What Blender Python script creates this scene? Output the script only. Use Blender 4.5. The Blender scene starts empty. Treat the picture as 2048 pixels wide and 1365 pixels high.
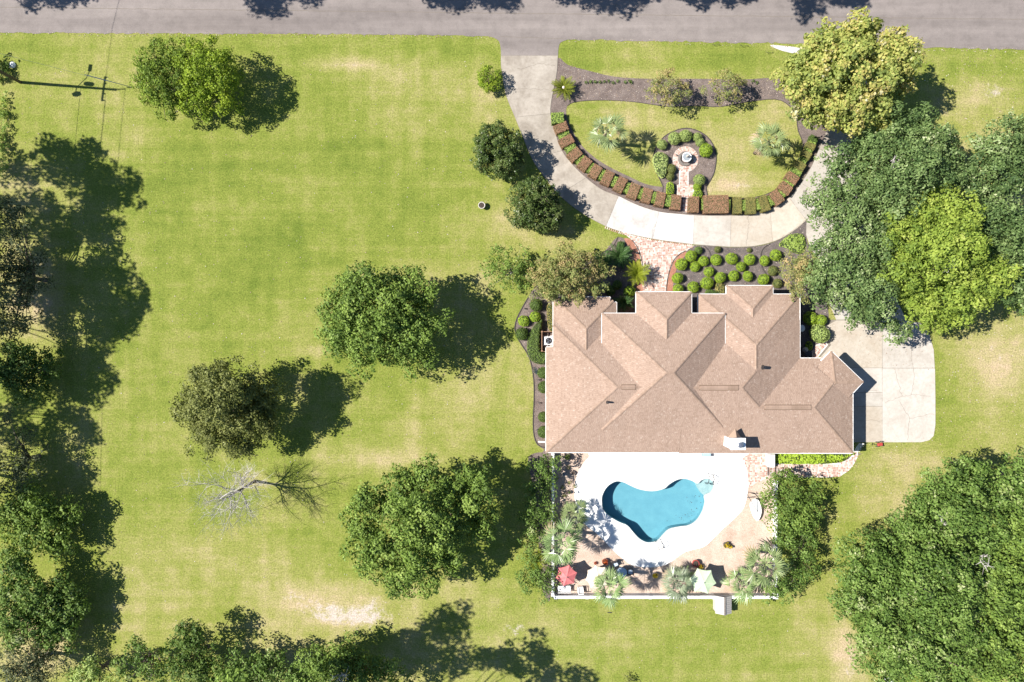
import bpy, math, random
import numpy as np
from mathutils import Vector, geometry

C = bpy.context.scene.collection
R = math.radians
# ---------------------------------------------------------------- camera, sky, sun, exposure
H = 68.0                                   # camera height in metres
cam = bpy.data.cameras.new('camera')
cam.sensor_width = 36.0
cam.lens = 36.0 * H / 102.4
cam.clip_start, cam.clip_end = 0.5, 3000
camo = bpy.data.objects.new('camera', cam)
C.objects.link(camo)
camo.location = (0, 0, H)
camo.rotation_euler = (0, 0, 0)
sc = bpy.context.scene
sc.camera = camo
SUN_EL, SUN_AZ = R(47), R(274.5)           # compass azimuth of the sun: west, a little north
w = bpy.data.worlds.new('World')
sc.world = w
w.use_nodes = True
bg = w.node_tree.nodes['Background']
sky = w.node_tree.nodes.new('ShaderNodeTexSky')
sky.sky_type = 'NISHITA'
sky.sun_disc = False
sky.dust_density, sky.ozone_density, sky.air_density = 0.1, 4.0, 1.0
sky.sun_elevation, sky.sun_rotation = SUN_EL, SUN_AZ
w.node_tree.links.new(sky.outputs[0], bg.inputs[0])
bg.inputs[1].default_value = 0.066
sl = bpy.data.lights.new('sun', 'SUN')
sl.energy, sl.angle, sl.color = 5.0, R(0.5), (1.0, 0.95, 0.87)
so = bpy.data.objects.new('sun', sl)
C.objects.link(so)
sd = Vector((math.sin(SUN_AZ) * math.cos(SUN_EL), math.cos(SUN_AZ) * math.cos(SUN_EL), math.sin(SUN_EL)))
so.rotation_euler = sd.to_track_quat('Z', 'Y').to_euler()
so.location = (-60, 0, 60)
sc.view_settings.view_transform = 'Standard'
sc.view_settings.look = 'None'
sc.view_settings.gamma = 1
sc.view_settings.exposure = 1.04
sc.cycles.max_bounces = 6
sc.cycles.diffuse_bounces = 2
sc.cycles.transparent_max_bounces = 8

# ---------------------------------------------------------------- helpers
rng = np.random.default_rng(7)
random.seed(7)

def at(px, py, z=0.0):
    """world x, y of a point seen at photo pixel (px, py) that lies at height z"""
    k = (H - z) / H / 20.0
    return ((px - 1024.0) * k, (682.5 - py) * k)

def pts(lst, z=0.0):
    return [at(p[0], p[1], z) for p in lst]

def smooth(p, n=6, closed=True):
    p = np.array(p, float)
    m = len(p)
    out = []
    for i in range(m if closed else m - 1):
        if closed:
            a, b, c, d = p[(i - 1) % m], p[i], p[(i + 1) % m], p[(i + 2) % m]
        else:
            a, b, c, d = p[max(i - 1, 0)], p[i], p[i + 1], p[min(i + 2, m - 1)]
        for t in np.arange(n) / n:
            out.append(.5 * ((2 * b) + (c - a) * t + (2 * a - 5 * b + 4 * c - d) * t * t + (3 * b - a - 3 * c + d) * t ** 3))
    if not closed:
        out.append(p[-1])
    return np.array(out)

def inside(P, poly):
    P = np.asarray(P, float); poly = np.asarray(poly, float)
    x, y = P[:, 0], P[:, 1]
    r = np.zeros(len(P), bool)
    j = len(poly) - 1
    for i in range(len(poly)):
        xi, yi = poly[i]; xj, yj = poly[j]
        c = ((yi > y) != (yj > y)) & (x < (xj - xi) * (y - yi) / (yj - yi + 1e-12) + xi)
        r ^= c
        j = i
    return r

def area2(poly):
    p = np.asarray(poly, float)
    return .5 * np.sum(p[:, 0] * np.roll(p[:, 1], -1) - np.roll(p[:, 0], -1) * p[:, 1])

def offset_poly(poly, d):
    """grow a closed outline by d (metres)"""
    p = np.asarray(poly, float)[:, :2]
    s = 1 if area2(p) > 0 else -1
    t = np.roll(p, -1, 0) - np.roll(p, 1, 0)
    t /= np.linalg.norm(t, axis=1)[:, None] + 1e-9
    return p + np.stack([t[:, 1], -t[:, 0]], 1) * d * s

# shapes: each returns (vertices, faces)
def cat(*ms):
    V, F, o = [], [], 0
    for v, f in ms:
        V += [tuple(q) for q in v]
        F += [tuple(i + o for i in q) for q in f]
        o += len(v)
    return V, F

def box(x0, x1, y0, y1, z0, z1):
    v = [(x0, y0, z0), (x1, y0, z0), (x1, y1, z0), (x0, y1, z0), (x0, y0, z1), (x1, y0, z1), (x1, y1, z1), (x0, y1, z1)]
    return v, [(3, 2, 1, 0), (4, 5, 6, 7), (0, 1, 5, 4), (1, 2, 6, 5), (2, 3, 7, 6), (3, 0, 4, 7)]

def cbox(cx, cy, z0, sx, sy, sz, a=0.0):
    v, f = box(-sx / 2, sx / 2, -sy / 2, sy / 2, z0, z0 + sz)
    c, s = math.cos(a), math.sin(a)
    return [(cx + x * c - y * s, cy + x * s + y * c, z) for x, y, z in v], f

def rbox(cx, cy, z0, sx, sy, sz, a=0.0, b=0.03):
    """box whose top edge is chamfered by b"""
    hx, hy = sx / 2, sy / 2
    L = [(hx, hy, z0), (hx, hy, z0 + sz - b), (hx - b, hy - b, z0 + sz)]
    v = []
    for x, y, z in L:
        v += [(-x, -y, z), (x, -y, z), (x, y, z), (-x, y, z)]
    f = [(3, 2, 1, 0), (8, 9, 10, 11)]
    for k in (0, 4):
        for i in range(4):
            j = (i + 1) % 4
            f.append((k + i, k + j, k + 4 + j, k + 4 + i))
    c, s = math.cos(a), math.sin(a)
    return [(cx + x * c - y * s, cy + x * s + y * c, z) for x, y, z in v], f

def prism(poly, z0, z1):
    p = [tuple(q[:2]) for q in poly]
    if area2(p) < 0:
        p = p[::-1]
    n = len(p)
    v = [(x, y, z1) for x, y in p] + [(x, y, z0) for x, y in p]
    tris = geometry.tessellate_polygon([[Vector((x, y, 0)) for x, y in p]])
    f = []
    for t in tris:
        a = (p[t[1]][0] - p[t[0]][0]) * (p[t[2]][1] - p[t[0]][1]) - (p[t[1]][1] - p[t[0]][1]) * (p[t[2]][0] - p[t[0]][0])
        f.append(tuple(t) if a > 0 else tuple(t)[::-1])
    for i in range(n):
        j = (i + 1) % n
        f.append((n + i, n + j, j, i))
    return v, f

def sheet(poly, z, holes=()):
    loops = [[Vector((q[0], q[1], 0)) for q in poly]] + [[Vector((q[0], q[1], 0)) for q in h] for h in holes]
    flat = [q for l in loops for q in l]
    f = []
    for t in geometry.tessellate_polygon(loops):
        a, b, c = flat[t[0]], flat[t[1]], flat[t[2]]
        f.append(tuple(t) if (b.x - a.x) * (c.y - a.y) - (b.y - a.y) * (c.x - a.x) > 0 else tuple(t)[::-1])
    return [(q.x, q.y, z) for q in flat], f

def ribbon(path, wd, z0, z1, closed=False):
    """strip along a 2-D path: a low kerb of width wd from z0 to z1"""
    p = np.array([q[:2] for q in path], float)
    if closed:
        t = np.roll(p, -1, 0) - np.roll(p, 1, 0)
    else:
        t = np.gradient(p, axis=0)
    t /= np.linalg.norm(t, axis=1)[:, None] + 1e-9
    nrm = np.stack([-t[:, 1], t[:, 0]], 1) * wd / 2
    v = []
    for a, b in ((p + nrm, z0), (p + nrm, z1), (p - nrm, z1), (p - nrm, z0)):
        v += [(q[0], q[1], b) for q in a]
    n = len(p)
    f = []
    for k in range(3):
        for i in range(n if closed else n - 1):
            j = (i + 1) % n
            f.append((k * n + i, (k + 1) * n + i, (k + 1) * n + j, k * n + j))
    return v, f

def tube(path, rad, n=6, cap=True):
    P = [Vector(q) for q in path]
    if not hasattr(rad, '__len__'):
        rad = [rad] * len(P)
    v, f = [], []
    for i, p in enumerate(P):
        t = (P[min(i + 1, len(P) - 1)] - P[max(i - 1, 0)]).normalized()
        a = t.orthogonal().normalized() if i == 0 else (a - t * a.dot(t)).normalized()
        b = t.cross(a)
        for k in range(n):
            g = 2 * math.pi * k / n
            v.append(tuple(p + (a * math.cos(g) + b * math.sin(g)) * rad[i]))
    for i in range(len(P) - 1):
        for k in range(n):
            l = (k + 1) % n
            f.append((i * n + k, i * n + l, (i + 1) * n + l, (i + 1) * n + k))
    if cap:
        f.append(tuple(range(n))[::-1])
        f.append(tuple((len(P) - 1) * n + k for k in range(n)))
    return v, f

def lathe(cx, cy, prof, n=20):
    v, f = [], []
    for r, z in prof:
        for k in range(n):
            g = 2 * math.pi * k / n
            v.append((cx + r * math.cos(g), cy + r * math.sin(g), z))
    for i in range(len(prof) - 1):
        for k in range(n):
            l = (k + 1) % n
            f.append((i * n + k, i * n + l, (i + 1) * n + l, (i + 1) * n + k))
    return v, f

# objects
def wloc(o):
    v = Vector((0, 0, 0))
    while o is not None:
        v += o.location
        o = o.parent
    return v

def mesh_np(name, V, F, m, attr=None):
    """mesh from numpy arrays; F is (n, 4) or (n, 3)"""
    me = bpy.data.meshes.new(name)
    V = np.asarray(V, np.float32); F = np.asarray(F, np.int32)
    k = F.shape[1]
    me.vertices.add(len(V)); me.vertices.foreach_set('co', V.ravel())
    me.loops.add(F.size); me.loops.foreach_set('vertex_index', F.ravel())
    me.polygons.add(len(F))
    me.polygons.foreach_set('loop_start', np.arange(0, F.size, k, dtype=np.int32))
    if attr:
        for an, av in attr.items():
            dom = 'FACE' if len(av) == len(F) else 'POINT'
            at_ = me.attributes.new(an, 'FLOAT', dom)
            at_.data.foreach_set('value', np.asarray(av, np.float32))
    me.update(calc_edges=True)
    me.materials.append(m)
    return me

def mesh_py(name, vf, m, shade=False):
    me = bpy.data.meshes.new(name)
    me.from_pydata([tuple(map(float, q)) for q in vf[0]], [], [tuple(map(int, q)) for q in vf[1]])
    me.materials.append(m)
    if shade:
        me.polygons.foreach_set('use_smooth', [True] * len(me.polygons))
    me.update()
    return me

def link(name, data, parent=None, loc=(0, 0, 0)):
    o = bpy.data.objects.new(name, data)
    C.objects.link(o)
    o.location = loc
    o.parent = parent
    return o

def tag(o, label=None, cat_=None, group=None, kind=None):
    if label: o['label'] = label
    if cat_: o['category'] = cat_
    if group: o['group'] = group
    if kind: o['kind'] = kind
    return o

def empty(name, loc, label=None, cat_=None, group=None, kind=None):
    o = bpy.data.objects.new(name, None)
    C.objects.link(o)
    o.location = loc
    o.empty_display_size = .3
    return tag(o, label, cat_, group, kind)

def part(name, vf, m, parent, shade=False, kind=None, label=None):
    """a mesh given in world coordinates, hung under parent"""
    l = wloc(parent)
    vf = ([(q[0] - l.x, q[1] - l.y, q[2] - l.z) for q in vf[0]], vf[1])
    o = link(name, mesh_py(name, vf, m, shade), parent)
    return tag(o, label, None, None, kind)

def thing(name, vf, m, loc, label, cat_, group=None, shade=False, kind=None):
    vf = ([(q[0] - loc[0], q[1] - loc[1], q[2] - loc[2]) for q in vf[0]], vf[1])
    o = link(name, mesh_py(name, vf, m, shade), None, loc)
    return tag(o, label, cat_, group, kind)

def struct(name, vf, m, label=None, shade=False):
    o = link(name, mesh_py(name, vf, m, shade))
    return tag(o, label, None, None, 'structure')

def copy_tree(o, loc, rz=0.0, s=1.0):
    c = o.copy(); C.objects.link(c)
    c.location = loc; c.rotation_euler = (0, 0, rz); c.scale = (s, s, s)
    for ch in o.children:
        d = ch.copy(); C.objects.link(d); d.parent = c
        for g in ch.children:
            e = g.copy(); C.objects.link(e); e.parent = d
    return c

# ---------------------------------------------------------------- materials
def newmat(name):
    m = bpy.data.materials.new(name)
    m.use_nodes = True
    nt = m.node_tree
    b = nt.nodes['Principled BSDF']
    return m, nt, b

def N(nt, t, **kw):
    n = nt.nodes.new(t)
    for k, v in kw.items():
        if k.startswith('i_'):
            n.inputs[k[2:].replace('_', ' ')].default_value = v
        else:
            setattr(n, k, v)
    return n

def ramp(nt, src, stops):
    r = nt.nodes.new('ShaderNodeValToRGB')
    e = r.color_ramp.elements
    while len(e) < len(stops):
        e.new(.5)
    for i, (p, c) in enumerate(stops):
        e[i].position = p
        e[i].color = (*c, 1) if len(c) == 3 else c
    nt.links.new(src, r.inputs[0])
    return r.outputs[0]

def mixc(nt, fac, a, b, mode='MIX'):
    m = nt.nodes.new('ShaderNodeMix')
    m.data_type = 'RGBA'
    m.blend_type = mode
    for s, v in ((0, fac), (6, a), (7, b)):
        if isinstance(v, (int, float)):
            m.inputs[s].default_value = v
        elif isinstance(v, tuple):
            m.inputs[s].default_value = (*v, 1)
        else:
            nt.links.new(v, m.inputs[s])
    return m.outputs[2]

def noise(nt, scale, detail=4, rough=.6, vec=None, dist=0.0):
    n = N(nt, 'ShaderNodeTexNoise')
    n.inputs['Scale'].default_value = scale
    n.inputs['Detail'].default_value = detail
    n.inputs['Roughness'].default_value = rough
    n.inputs['Distortion'].default_value = dist
    if vec is None:
        g = N(nt, 'ShaderNodeNewGeometry')
        vec = g.outputs['Position']
    nt.links.new(vec, n.inputs['Vector'])
    return n.outputs['Fac']

def pos_scaled(nt, s):
    g = N(nt, 'ShaderNodeNewGeometry')
    m = N(nt, 'ShaderNodeMapping')
    m.inputs['Scale'].default_value = s
    nt.links.new(g.outputs['Position'], m.inputs['Vector'])
    return m.outputs[0]

def bump(nt, b, h, strength=.3, dist=.02):
    n = N(nt, 'ShaderNodeBump')
    n.inputs['Strength'].default_value = strength
    n.inputs['Distance'].default_value = dist
    nt.links.new(h, n.inputs['Height'])
    nt.links.new(n.outputs[0], b.inputs['Normal'])

def math_n(nt, op, a, b=None, clamp=False):
    n = N(nt, 'ShaderNodeMath', operation=op, use_clamp=clamp)
    for i, v in ((0, a), (1, b)):
        if v is None: continue
        if isinstance(v, (int, float)): n.inputs[i].default_value = v
        else: nt.links.new(v, n.inputs[i])
    return n.outputs[0]

def grainy(name, c0, c1, scale=6.0, rough=.85, fine=40.0, contrast=.35, bs=.3, bd=.02, spec=.3):
    """two-tone mottled surface with a fine grain"""
    m, nt, b = newmat(name)
    big = noise(nt, scale, 5)
    col = ramp(nt, big, [(.3, c0), (.7, c1)])
    fn = noise(nt, fine, 3, .7)
    g = ramp(nt, fn, [(.25, (1 - contrast,) * 3), (.75, (1 + contrast * .6,) * 3)])
    nt.links.new(mixc(nt, 1.0, col, g, 'MULTIPLY'), b.inputs['Base Color'])
    b.inputs['Roughness'].default_value = rough
    b.inputs['Specular IOR Level'].default_value = spec
    bump(nt, b, fn, bs, bd)
    return m

def plain(name, c, rough=.6, metal=0.0, var=.12, scale=8.0):
    m, nt, b = newmat(name)
    n = noise(nt, scale, 4)
    lo = tuple(x * (1 - var) for x in c); hi = tuple(min(1, x * (1 + var)) for x in c)
    nt.links.new(ramp(nt, n, [(.3, lo), (.7, hi)]), b.inputs['Base Color'])
    b.inputs['Roughness'].default_value = rough
    b.inputs['Metallic'].default_value = metal
    bump(nt, b, n, .08, .01)
    return m

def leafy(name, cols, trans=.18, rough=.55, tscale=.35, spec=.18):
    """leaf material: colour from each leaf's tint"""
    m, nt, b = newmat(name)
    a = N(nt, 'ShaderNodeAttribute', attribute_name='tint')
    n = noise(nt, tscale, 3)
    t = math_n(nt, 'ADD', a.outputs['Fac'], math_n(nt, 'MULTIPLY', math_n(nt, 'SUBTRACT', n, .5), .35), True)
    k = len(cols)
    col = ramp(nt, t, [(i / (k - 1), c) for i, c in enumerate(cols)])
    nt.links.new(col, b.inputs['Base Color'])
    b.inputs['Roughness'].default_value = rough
    b.inputs['Specular IOR Level'].default_value = spec
    tr = N(nt, 'ShaderNodeBsdfTranslucent')
    nt.links.new(mixc(nt, 1.0, col, (1.15, 1.25, .6), 'MULTIPLY'), tr.inputs[0])
    mx = N(nt, 'ShaderNodeMixShader')
    mx.inputs[0].default_value = trans
    nt.links.new(b.outputs[0], mx.inputs[1]); nt.links.new(tr.outputs[0], mx.inputs[2])
    nt.links.new(mx.outputs[0], nt.nodes['Material Output'].inputs['Surface'])
    return m

def island(name, stops, rough=.8, big=None, bs=.2):
    """each separate piece takes its own colour"""
    m, nt, b = newmat(name)
    g = N(nt, 'ShaderNodeNewGeometry')
    col = ramp(nt, g.outputs['Random Per Island'], stops)
    fn = noise(nt, 30, 3)
    col = mixc(nt, 1.0, col, ramp(nt, fn, [(.2, ((.92 if big else .8),) * 3), (.8, ((1.06 if big else 1.15),) * 3)]), 'MULTIPLY')
    if big:
        col = mixc(nt, 1.0, col, ramp(nt, noise(nt, big[0], 5, .65), [(.3, big[1]), (.7, big[2])]), 'MULTIPLY')
    if big:
        col = mixc(nt, 1.0, col, ramp(nt, noise(nt, 1.0, 5, .7, pos_scaled(nt, (.75, .13, .13))), [(.3, (.93,) * 3), (.6, (1.02,) * 3)]), 'MULTIPLY')
    nt.links.new(col, b.inputs['Base Color'])
    b.inputs['Roughness'].default_value = rough
    b.inputs['Specular IOR Level'].default_value = .25
    bump(nt, b, fn, bs, .01)
    return m

def concrete(name, base, stain, amt=.5):
    m, nt, b = newmat(name)
    oi = N(nt, 'ShaderNodeObjectInfo')
    n1 = noise(nt, .55, 6, .68, dist=.6)
    col = mixc(nt, ramp(nt, n1, [(.38, (0, 0, 0)), (.68, (amt,) * 3)]), base, stain)
    n2 = noise(nt, 3.2, 6, .7)
    col = mixc(nt, 1.0, col, ramp(nt, n2, [(.25, (.84, .83, .81)), (.6, (1.04, 1.04, 1.03))]), 'MULTIPLY')
    n3 = noise(nt, 45, 2, .7)
    col = mixc(nt, 1.0, col, ramp(nt, n3, [(.2, (.88,) * 3), (.8, (1.08,) * 3)]), 'MULTIPLY')
    rv = ramp(nt, oi.outputs['Random'], [(0, (.88, .87, .85)), (1, (1.04, 1.03, 1.02))])
    col = mixc(nt, 1.0, col, rv, 'MULTIPLY')
    nt.links.new(col, b.inputs['Base Color'])
    b.inputs['Roughness'].default_value = .9
    b.inputs['Specular IOR Level'].default_value = .2
    bump(nt, b, n3, .15, .008)
    return m

M = {}
M['mulch'] = grainy('mulch', (.13, .10, .09), (.225, .18, .16), 1.2, .95, 14, .75, .8, .05)
M['mulch_dark'] = grainy('mulch_dark', (.105, .088, .085), (.185, .155, .145), 1.5, .95, 14, .75, .8, .05)
M['mulch_red'] = grainy('mulch_red', (.30, .13, .085), (.40, .20, .14), 1.5, .95, 14, .5, .8, .05)
M['gravel'] = grainy('gravel', (.41, .30, .235), (.55, .445, .37), .9, .95, 11, .4, .6, .03)
M['deck'] = grainy('deck', (.74, .73, .71), (.82, .81, .79), .6, .9, 40, .06, .1, .005)
M['conc_old'] = concrete('conc_old', (.37, .335, .295), (.22, .19, .16), .8)
M['conc_mid'] = concrete('conc_mid', (.45, .41, .36), (.36, .30, .24), .6)
M['conc_new'] = concrete('conc_new', (.56, .545, .535), (.38, .355, .345), .75)
M['conc_pad'] = concrete('conc_pad', (.455, .43, .40), (.35, .315, .28), .7)
M['joint'] = grainy('joint', (.17, .15, .125), (.24, .21, .18), 2, .95, 20, .4)
M['crack'] = plain('crack', (.16, .135, .11), .95)
M['edging'] = plain('edging', (.05, .042, .04), .8)
M['brick'] = island('brick', [(0, (.30, .15, .11)), (.35, (.41, .25, .19)), (.6, (.50, .39, .33)), (.82, (.58, .51, .46)), (1, (.36, .19, .14))], .9)
M['mortar'] = grainy('mortar', (.52, .48, .46), (.66, .62, .60), 2, .95, 30, .25)
M['shingle'] = island('shingle', [(0, (.27, .19, .145)), (.25, (.30, .214, .166)), (.6, (.315, .227, .177)), (.95, (.335, .245, .193)), (1, (.375, .29, .238))], .93,
                      (.16, (.94, .935, .93), (1.05, 1.05, 1.05)))
M['ridge_cap'] = island('ridge_cap', [(0, (.25, .175, .13)), (1, (.33, .235, .18))], .93)
M['roof_deck'] = plain('roof_deck', (.13, .085, .06), .95)
M['white'] = plain('white', (.78, .78, .77), .5, 0, .05)
M['white_wall'] = plain('white_wall', (.74, .72, .69), .85, 0, .08, 2)
M['house_brick'] = plain('house_brick', (.36, .22, .16), .9, 0, .3, 9)
M['bark'] = grainy('bark', (.10, .08, .062), (.19, .155, .125), 5, .95, 25, .5, .6, .03)
M['bark_pale'] = grainy('bark_pale', (.34, .31, .29), (.5, .47, .44), 4, .95, 25, .4, .5, .02)
M['bark_dark'] = grainy('bark_dark', (.055, .045, .038), (.11, .09, .075), 5, .95, 25, .5, .6, .03)
M['black'] = plain('black', (.025, .025, .028), .5)
M['dark_metal'] = plain('dark_metal', (.06, .06, .065), .45, .6)
M['steel'] = plain('steel', (.55, .56, .58), .3, .9)
M['grey_wood'] = island('grey_wood', [(0, (.36, .33, .31)), (1, (.5, .47, .45))], .9)
M['wood'] = island('wood', [(0, (.22, .13, .08)), (1, (.33, .2, .13))], .8)
M['stone'] = plain('stone', (.42, .39, .35), .9, 0, .25, 7)
M['stone_dark'] = plain('stone_dark', (.16, .14, .125), .9, 0, .25, 7)
M['pink'] = plain('pink', (.56, .15, .155), .8, 0, .12, 3)
M['pale_green'] = plain('pale_green', (.50, .60, .40), .8, 0, .1, 3)
M['cream'] = plain('cream', (.66, .57, .47), .85, 0, .1, 3)
M['terracotta'] = plain('terracotta', (.36, .12, .07), .85, 0, .2)
M['red_pot'] = plain('red_pot', (.36, .05, .04), .5, 0, .2)
M['blue_cloth'] = plain('blue_cloth', (.12, .28, .38), .7, 0, .15)
M['soil'] = plain('soil', (.05, .035, .028), .95, 0, .3, 20)
M['pole'] = grainy('pole', (.07, .06, .055), (.13, .115, .105), 4, .9, 20, .4)
# leaves
M['oak'] = leafy('oak', [(0.067, 0.11, 0.021), (0.119, 0.188, 0.035), (0.187, 0.267, 0.051), (0.287, 0.37, 0.092)])
M['live_oak'] = leafy('live_oak', [(0.046, 0.085, 0.026), (0.087, 0.139, 0.043), (0.14, 0.206, 0.066), (0.222, 0.29, 0.112), (0.445, 0.469, 0.285)])
M['forest_oak'] = leafy('forest_oak', [(0.045, 0.084, 0.016), (0.084, 0.145, 0.027), (0.134, 0.211, 0.044), (0.203, 0.278, 0.072), (0.371, 0.389, 0.207)])
M['olive'] = leafy('olive', [(0.079, 0.095, 0.025), (0.143, 0.16, 0.044), (0.221, 0.238, 0.073), (0.348, 0.362, 0.132)])
M['magnolia'] = leafy('magnolia', [(0.032, 0.056, 0.017), (0.06, 0.098, 0.024), (0.108, 0.146, 0.042), (0.195, 0.208, 0.09)], .15, .35)
M['cedar'] = leafy('cedar', [(0.102, 0.156, 0.015), (0.179, 0.263, 0.022), (0.273, 0.353, 0.029), (0.373, 0.425, 0.055)])
M['cedar_dark'] = leafy('cedar_dark', [(0.072, 0.117, 0.015), (0.129, 0.199, 0.024), (0.2, 0.275, 0.033), (0.272, 0.343, 0.046)])
M['sycamore'] = leafy('sycamore', [(0.165, 0.213, 0.061), (0.268, 0.318, 0.081), (0.383, 0.399, 0.112), (0.471, 0.385, 0.131), (0.574, 0.558, 0.383)], .35)
M['yellow_oak'] = leafy('yellow_oak', [(0.127, 0.194, 0.037), (0.226, 0.306, 0.048), (0.331, 0.402, 0.075), (0.423, 0.459, 0.131)], .35)
M['crape'] = leafy('crape', [(0.145, 0.186, 0.057), (0.241, 0.265, 0.086), (0.402, 0.31, 0.143), (0.531, 0.389, 0.2)], .3)
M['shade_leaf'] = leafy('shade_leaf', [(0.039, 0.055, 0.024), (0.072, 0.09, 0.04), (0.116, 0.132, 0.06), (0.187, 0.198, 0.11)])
M['bush'] = leafy('bush', [(0.163, 0.258, 0.021), (0.257, 0.374, 0.033), (0.339, 0.463, 0.052), (0.434, 0.54, 0.09)], .25)
M['bush_pale'] = leafy('bush_pale', [(0.202, 0.275, 0.066), (0.291, 0.374, 0.11), (0.381, 0.462, 0.154), (0.47, 0.528, 0.22)], .25)
M['bush_dark'] = leafy('bush_dark', [(.045, .085, .016), (.08, .135, .026), (.12, .18, .038), (.17, .23, .06)], .2)
M['russet'] = leafy('russet', [(0.239, 0.123, 0.079), (0.337, 0.18, 0.112), (0.408, 0.238, 0.152), (0.379, 0.317, 0.144)], .2)
M['olive_hedge'] = leafy('olive_hedge', [(0.196, 0.149, 0.061), (0.253, 0.213, 0.072), (0.276, 0.265, 0.077), (0.276, 0.31, 0.088)], .2)
M['lime'] = leafy('lime', [(.20, .29, .05), (.27, .37, .075), (.33, .43, .11), (.4, .48, .16)], .3)
M['palm'] = leafy('palm', [(0.131, 0.186, 0.071), (0.191, 0.248, 0.099), (0.257, 0.316, 0.131), (0.35, 0.394, 0.187)], .2, .32, .35, .6)
M['palm_yellow'] = leafy('palm_yellow', [(0.13, 0.202, 0.07), (0.2, 0.286, 0.105), (0.28, 0.37, 0.154), (0.4, 0.47, 0.252)], .2, .32, .35, .6)
M['palm_blue'] = leafy('palm_blue', [(0.123, 0.17, 0.098), (0.185, 0.233, 0.14), (0.257, 0.301, 0.196), (0.38, 0.407, 0.289)], .2, .32, .35, .6)
M['cycad'] = leafy('cycad', [(.080, .120, .016), (.145, .185, .022), (.22, .24, .03), (.3, .28, .05)], .25, .4)
M['cycad_dark'] = leafy('cycad_dark', [(.03, .075, .022), (.055, .120, .035), (.09, .16, .05), (.13, .2, .08)], .25, .4)
M['bright_frond'] = leafy('bright_frond', [(.15, .20, .02), (.23, .28, .025), (.30, .34, .035), (.36, .38, .06)], .3, .4)
M['flower_red'] = leafy('flower_red', [(.32, .04, .01), (.45, .08, .02), (.5, .15, .03), (.12, .16, .03)], .2)
M['flower_yellow'] = leafy('flower_yellow', [(.40, .28, .01), (.52, .38, .015), (.55, .42, .03), (.14, .18, .03)], .2)
M['twig'] = plain('twig', (.40, .37, .345), .9, 0, .2)
M['dead_frond'] = leafy('dead_frond', [(.20, .15, .09), (.30, .23, .14), (.38, .30, .2), (.45, .38, .28)], .1)

# ================================================================ GROUND
POOL_PX = [(1233, 962), (1221, 967), (1212, 975), (1205, 987), (1202.4, 1000), (1205.6, 1020), (1219, 1034), (1239, 1045.6), (1254, 1052), (1267, 1067),
           (1279, 1079), (1295, 1086), (1314, 1083), (1326.5, 1070.5), (1339, 1059), (1361, 1054), (1377.5, 1051.5), (1393, 1042), (1405, 1024),
           (1410.5, 1004), (1409, 992), (1421, 985.5), (1428, 973.7), (1425, 962), (1414.4, 956.5), (1402, 960), (1394.6, 966.5), (1384, 961), (1369.6, 957),
           (1353.7, 959), (1338, 968), (1329, 976), (1314, 980.5), (1299, 981.6), (1279, 978), (1261.7, 971), (1246.7, 964)]
pool = smooth(pts(POOL_PX), 3)
pool_big = offset_poly(pool, .45)

# lawn: one sheet to the horizon, fine where the camera looks
def axis(lo, hi, step, far):
    a = np.arange(lo, hi + step / 2, step)
    g = [hi + 3, hi + 12, hi + 40, hi + 120, far]
    h = [lo - 3, lo - 12, lo - 40, lo - 120, -far]
    return np.concatenate([h[::-1], a, g])
ax, ay = axis(-56, 56, .4, 900), axis(-40, 40, .4, 900)
GX, GY = np.meshgrid(ax, ay)
V = np.stack([GX.ravel(), GY.ravel(), np.zeros(GX.size)], 1)
nx, ny = len(ax), len(ay)
I = np.arange(nx * ny).reshape(ny, nx)
F = np.stack([I[:-1, :-1].ravel(), I[:-1, 1:].ravel(), I[1:, 1:].ravel(), I[1:, :-1].ravel()], 1)
ins = inside(V[:, :2], pool_big)
F = F[~ins[F].any(1)]
dry = np.zeros(len(V)); sand = np.zeros(len(V)); lush = np.zeros(len(V))
def blob(arr, px, py, rx, ry, s, rot=0):
    x, y = at(px, py)
    dx, dy = V[:, 0] - x, -(V[:, 1] - y)
    c, n_ = math.cos(R(rot)), math.sin(R(rot))
    u, v_ = (dx * c + dy * n_) * 20 / rx, (-dx * n_ + dy * c) * 20 / ry
    arr += s * np.exp(-(u * u + v_ * v_))
# worn, dry and sandy places of this lawn
for a in [(695, 1225, 90, 40, .6), (600, 1200, 60, 26, .5), (360, 1190, 90, 34, .25), (640, 1165, 100, 40, .2), (1120, 1250, 80, 35, .35), (1470, 372, 70, 20, .6),
          (1985, 185, 60, 30, .45), (1985, 730, 90, 90, .65), (1820, 925, 60, 40, .45), (700, 131, 75, 12, .6), (740, 922, 90, 20, .45), (825, 880, 28, 50, .4),
          (975, 200, 45, 70, .35), (505, 962, 35, 22, .5), (290, 1260, 120, 50, .2), (1790, 1010, 60, 90, .35), (1690, 1290, 35, 70, .55), (640, 700, 25, 14, .4),
          (560, 1290, 380, 60, .15), (900, 1190, 90, 60, .3), (1240, 1285, 40, 30, .3), (60, 620, 60, 90, .6), (50, 1290, 110, 70, .4), (960, 560, 50, 40, .35),
          (1395, 240, 230, 60, .22), (1490, 310, 80, 80, .3), (1250, 320, 80, 60, .18), (930, 780, 80, 130, .28), (180, 200, 140, 60, .18), (1930, 300, 90, 90, .28), (1640, 215, 60, 30, .5),
          (40, 460, 60, 120, .4), (430, 1100, 120, 60, .12), (1560, 1290, 150, 60, .15), (1030, 470, 70, 40, .2), (300, 380, 200, 120, .08), (1010, 440, 60, 40, .25),
          (12, 300, 14, 120, .35), (840, 160, 120, 40, .2), (1130, 470, 60, 30, .2), (2030, 400, 60, 60, .5), (1330, 150, 300, 10, .3), (700, 1350, 400, 40, .25)]:
    blob(dry, *a)
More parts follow.
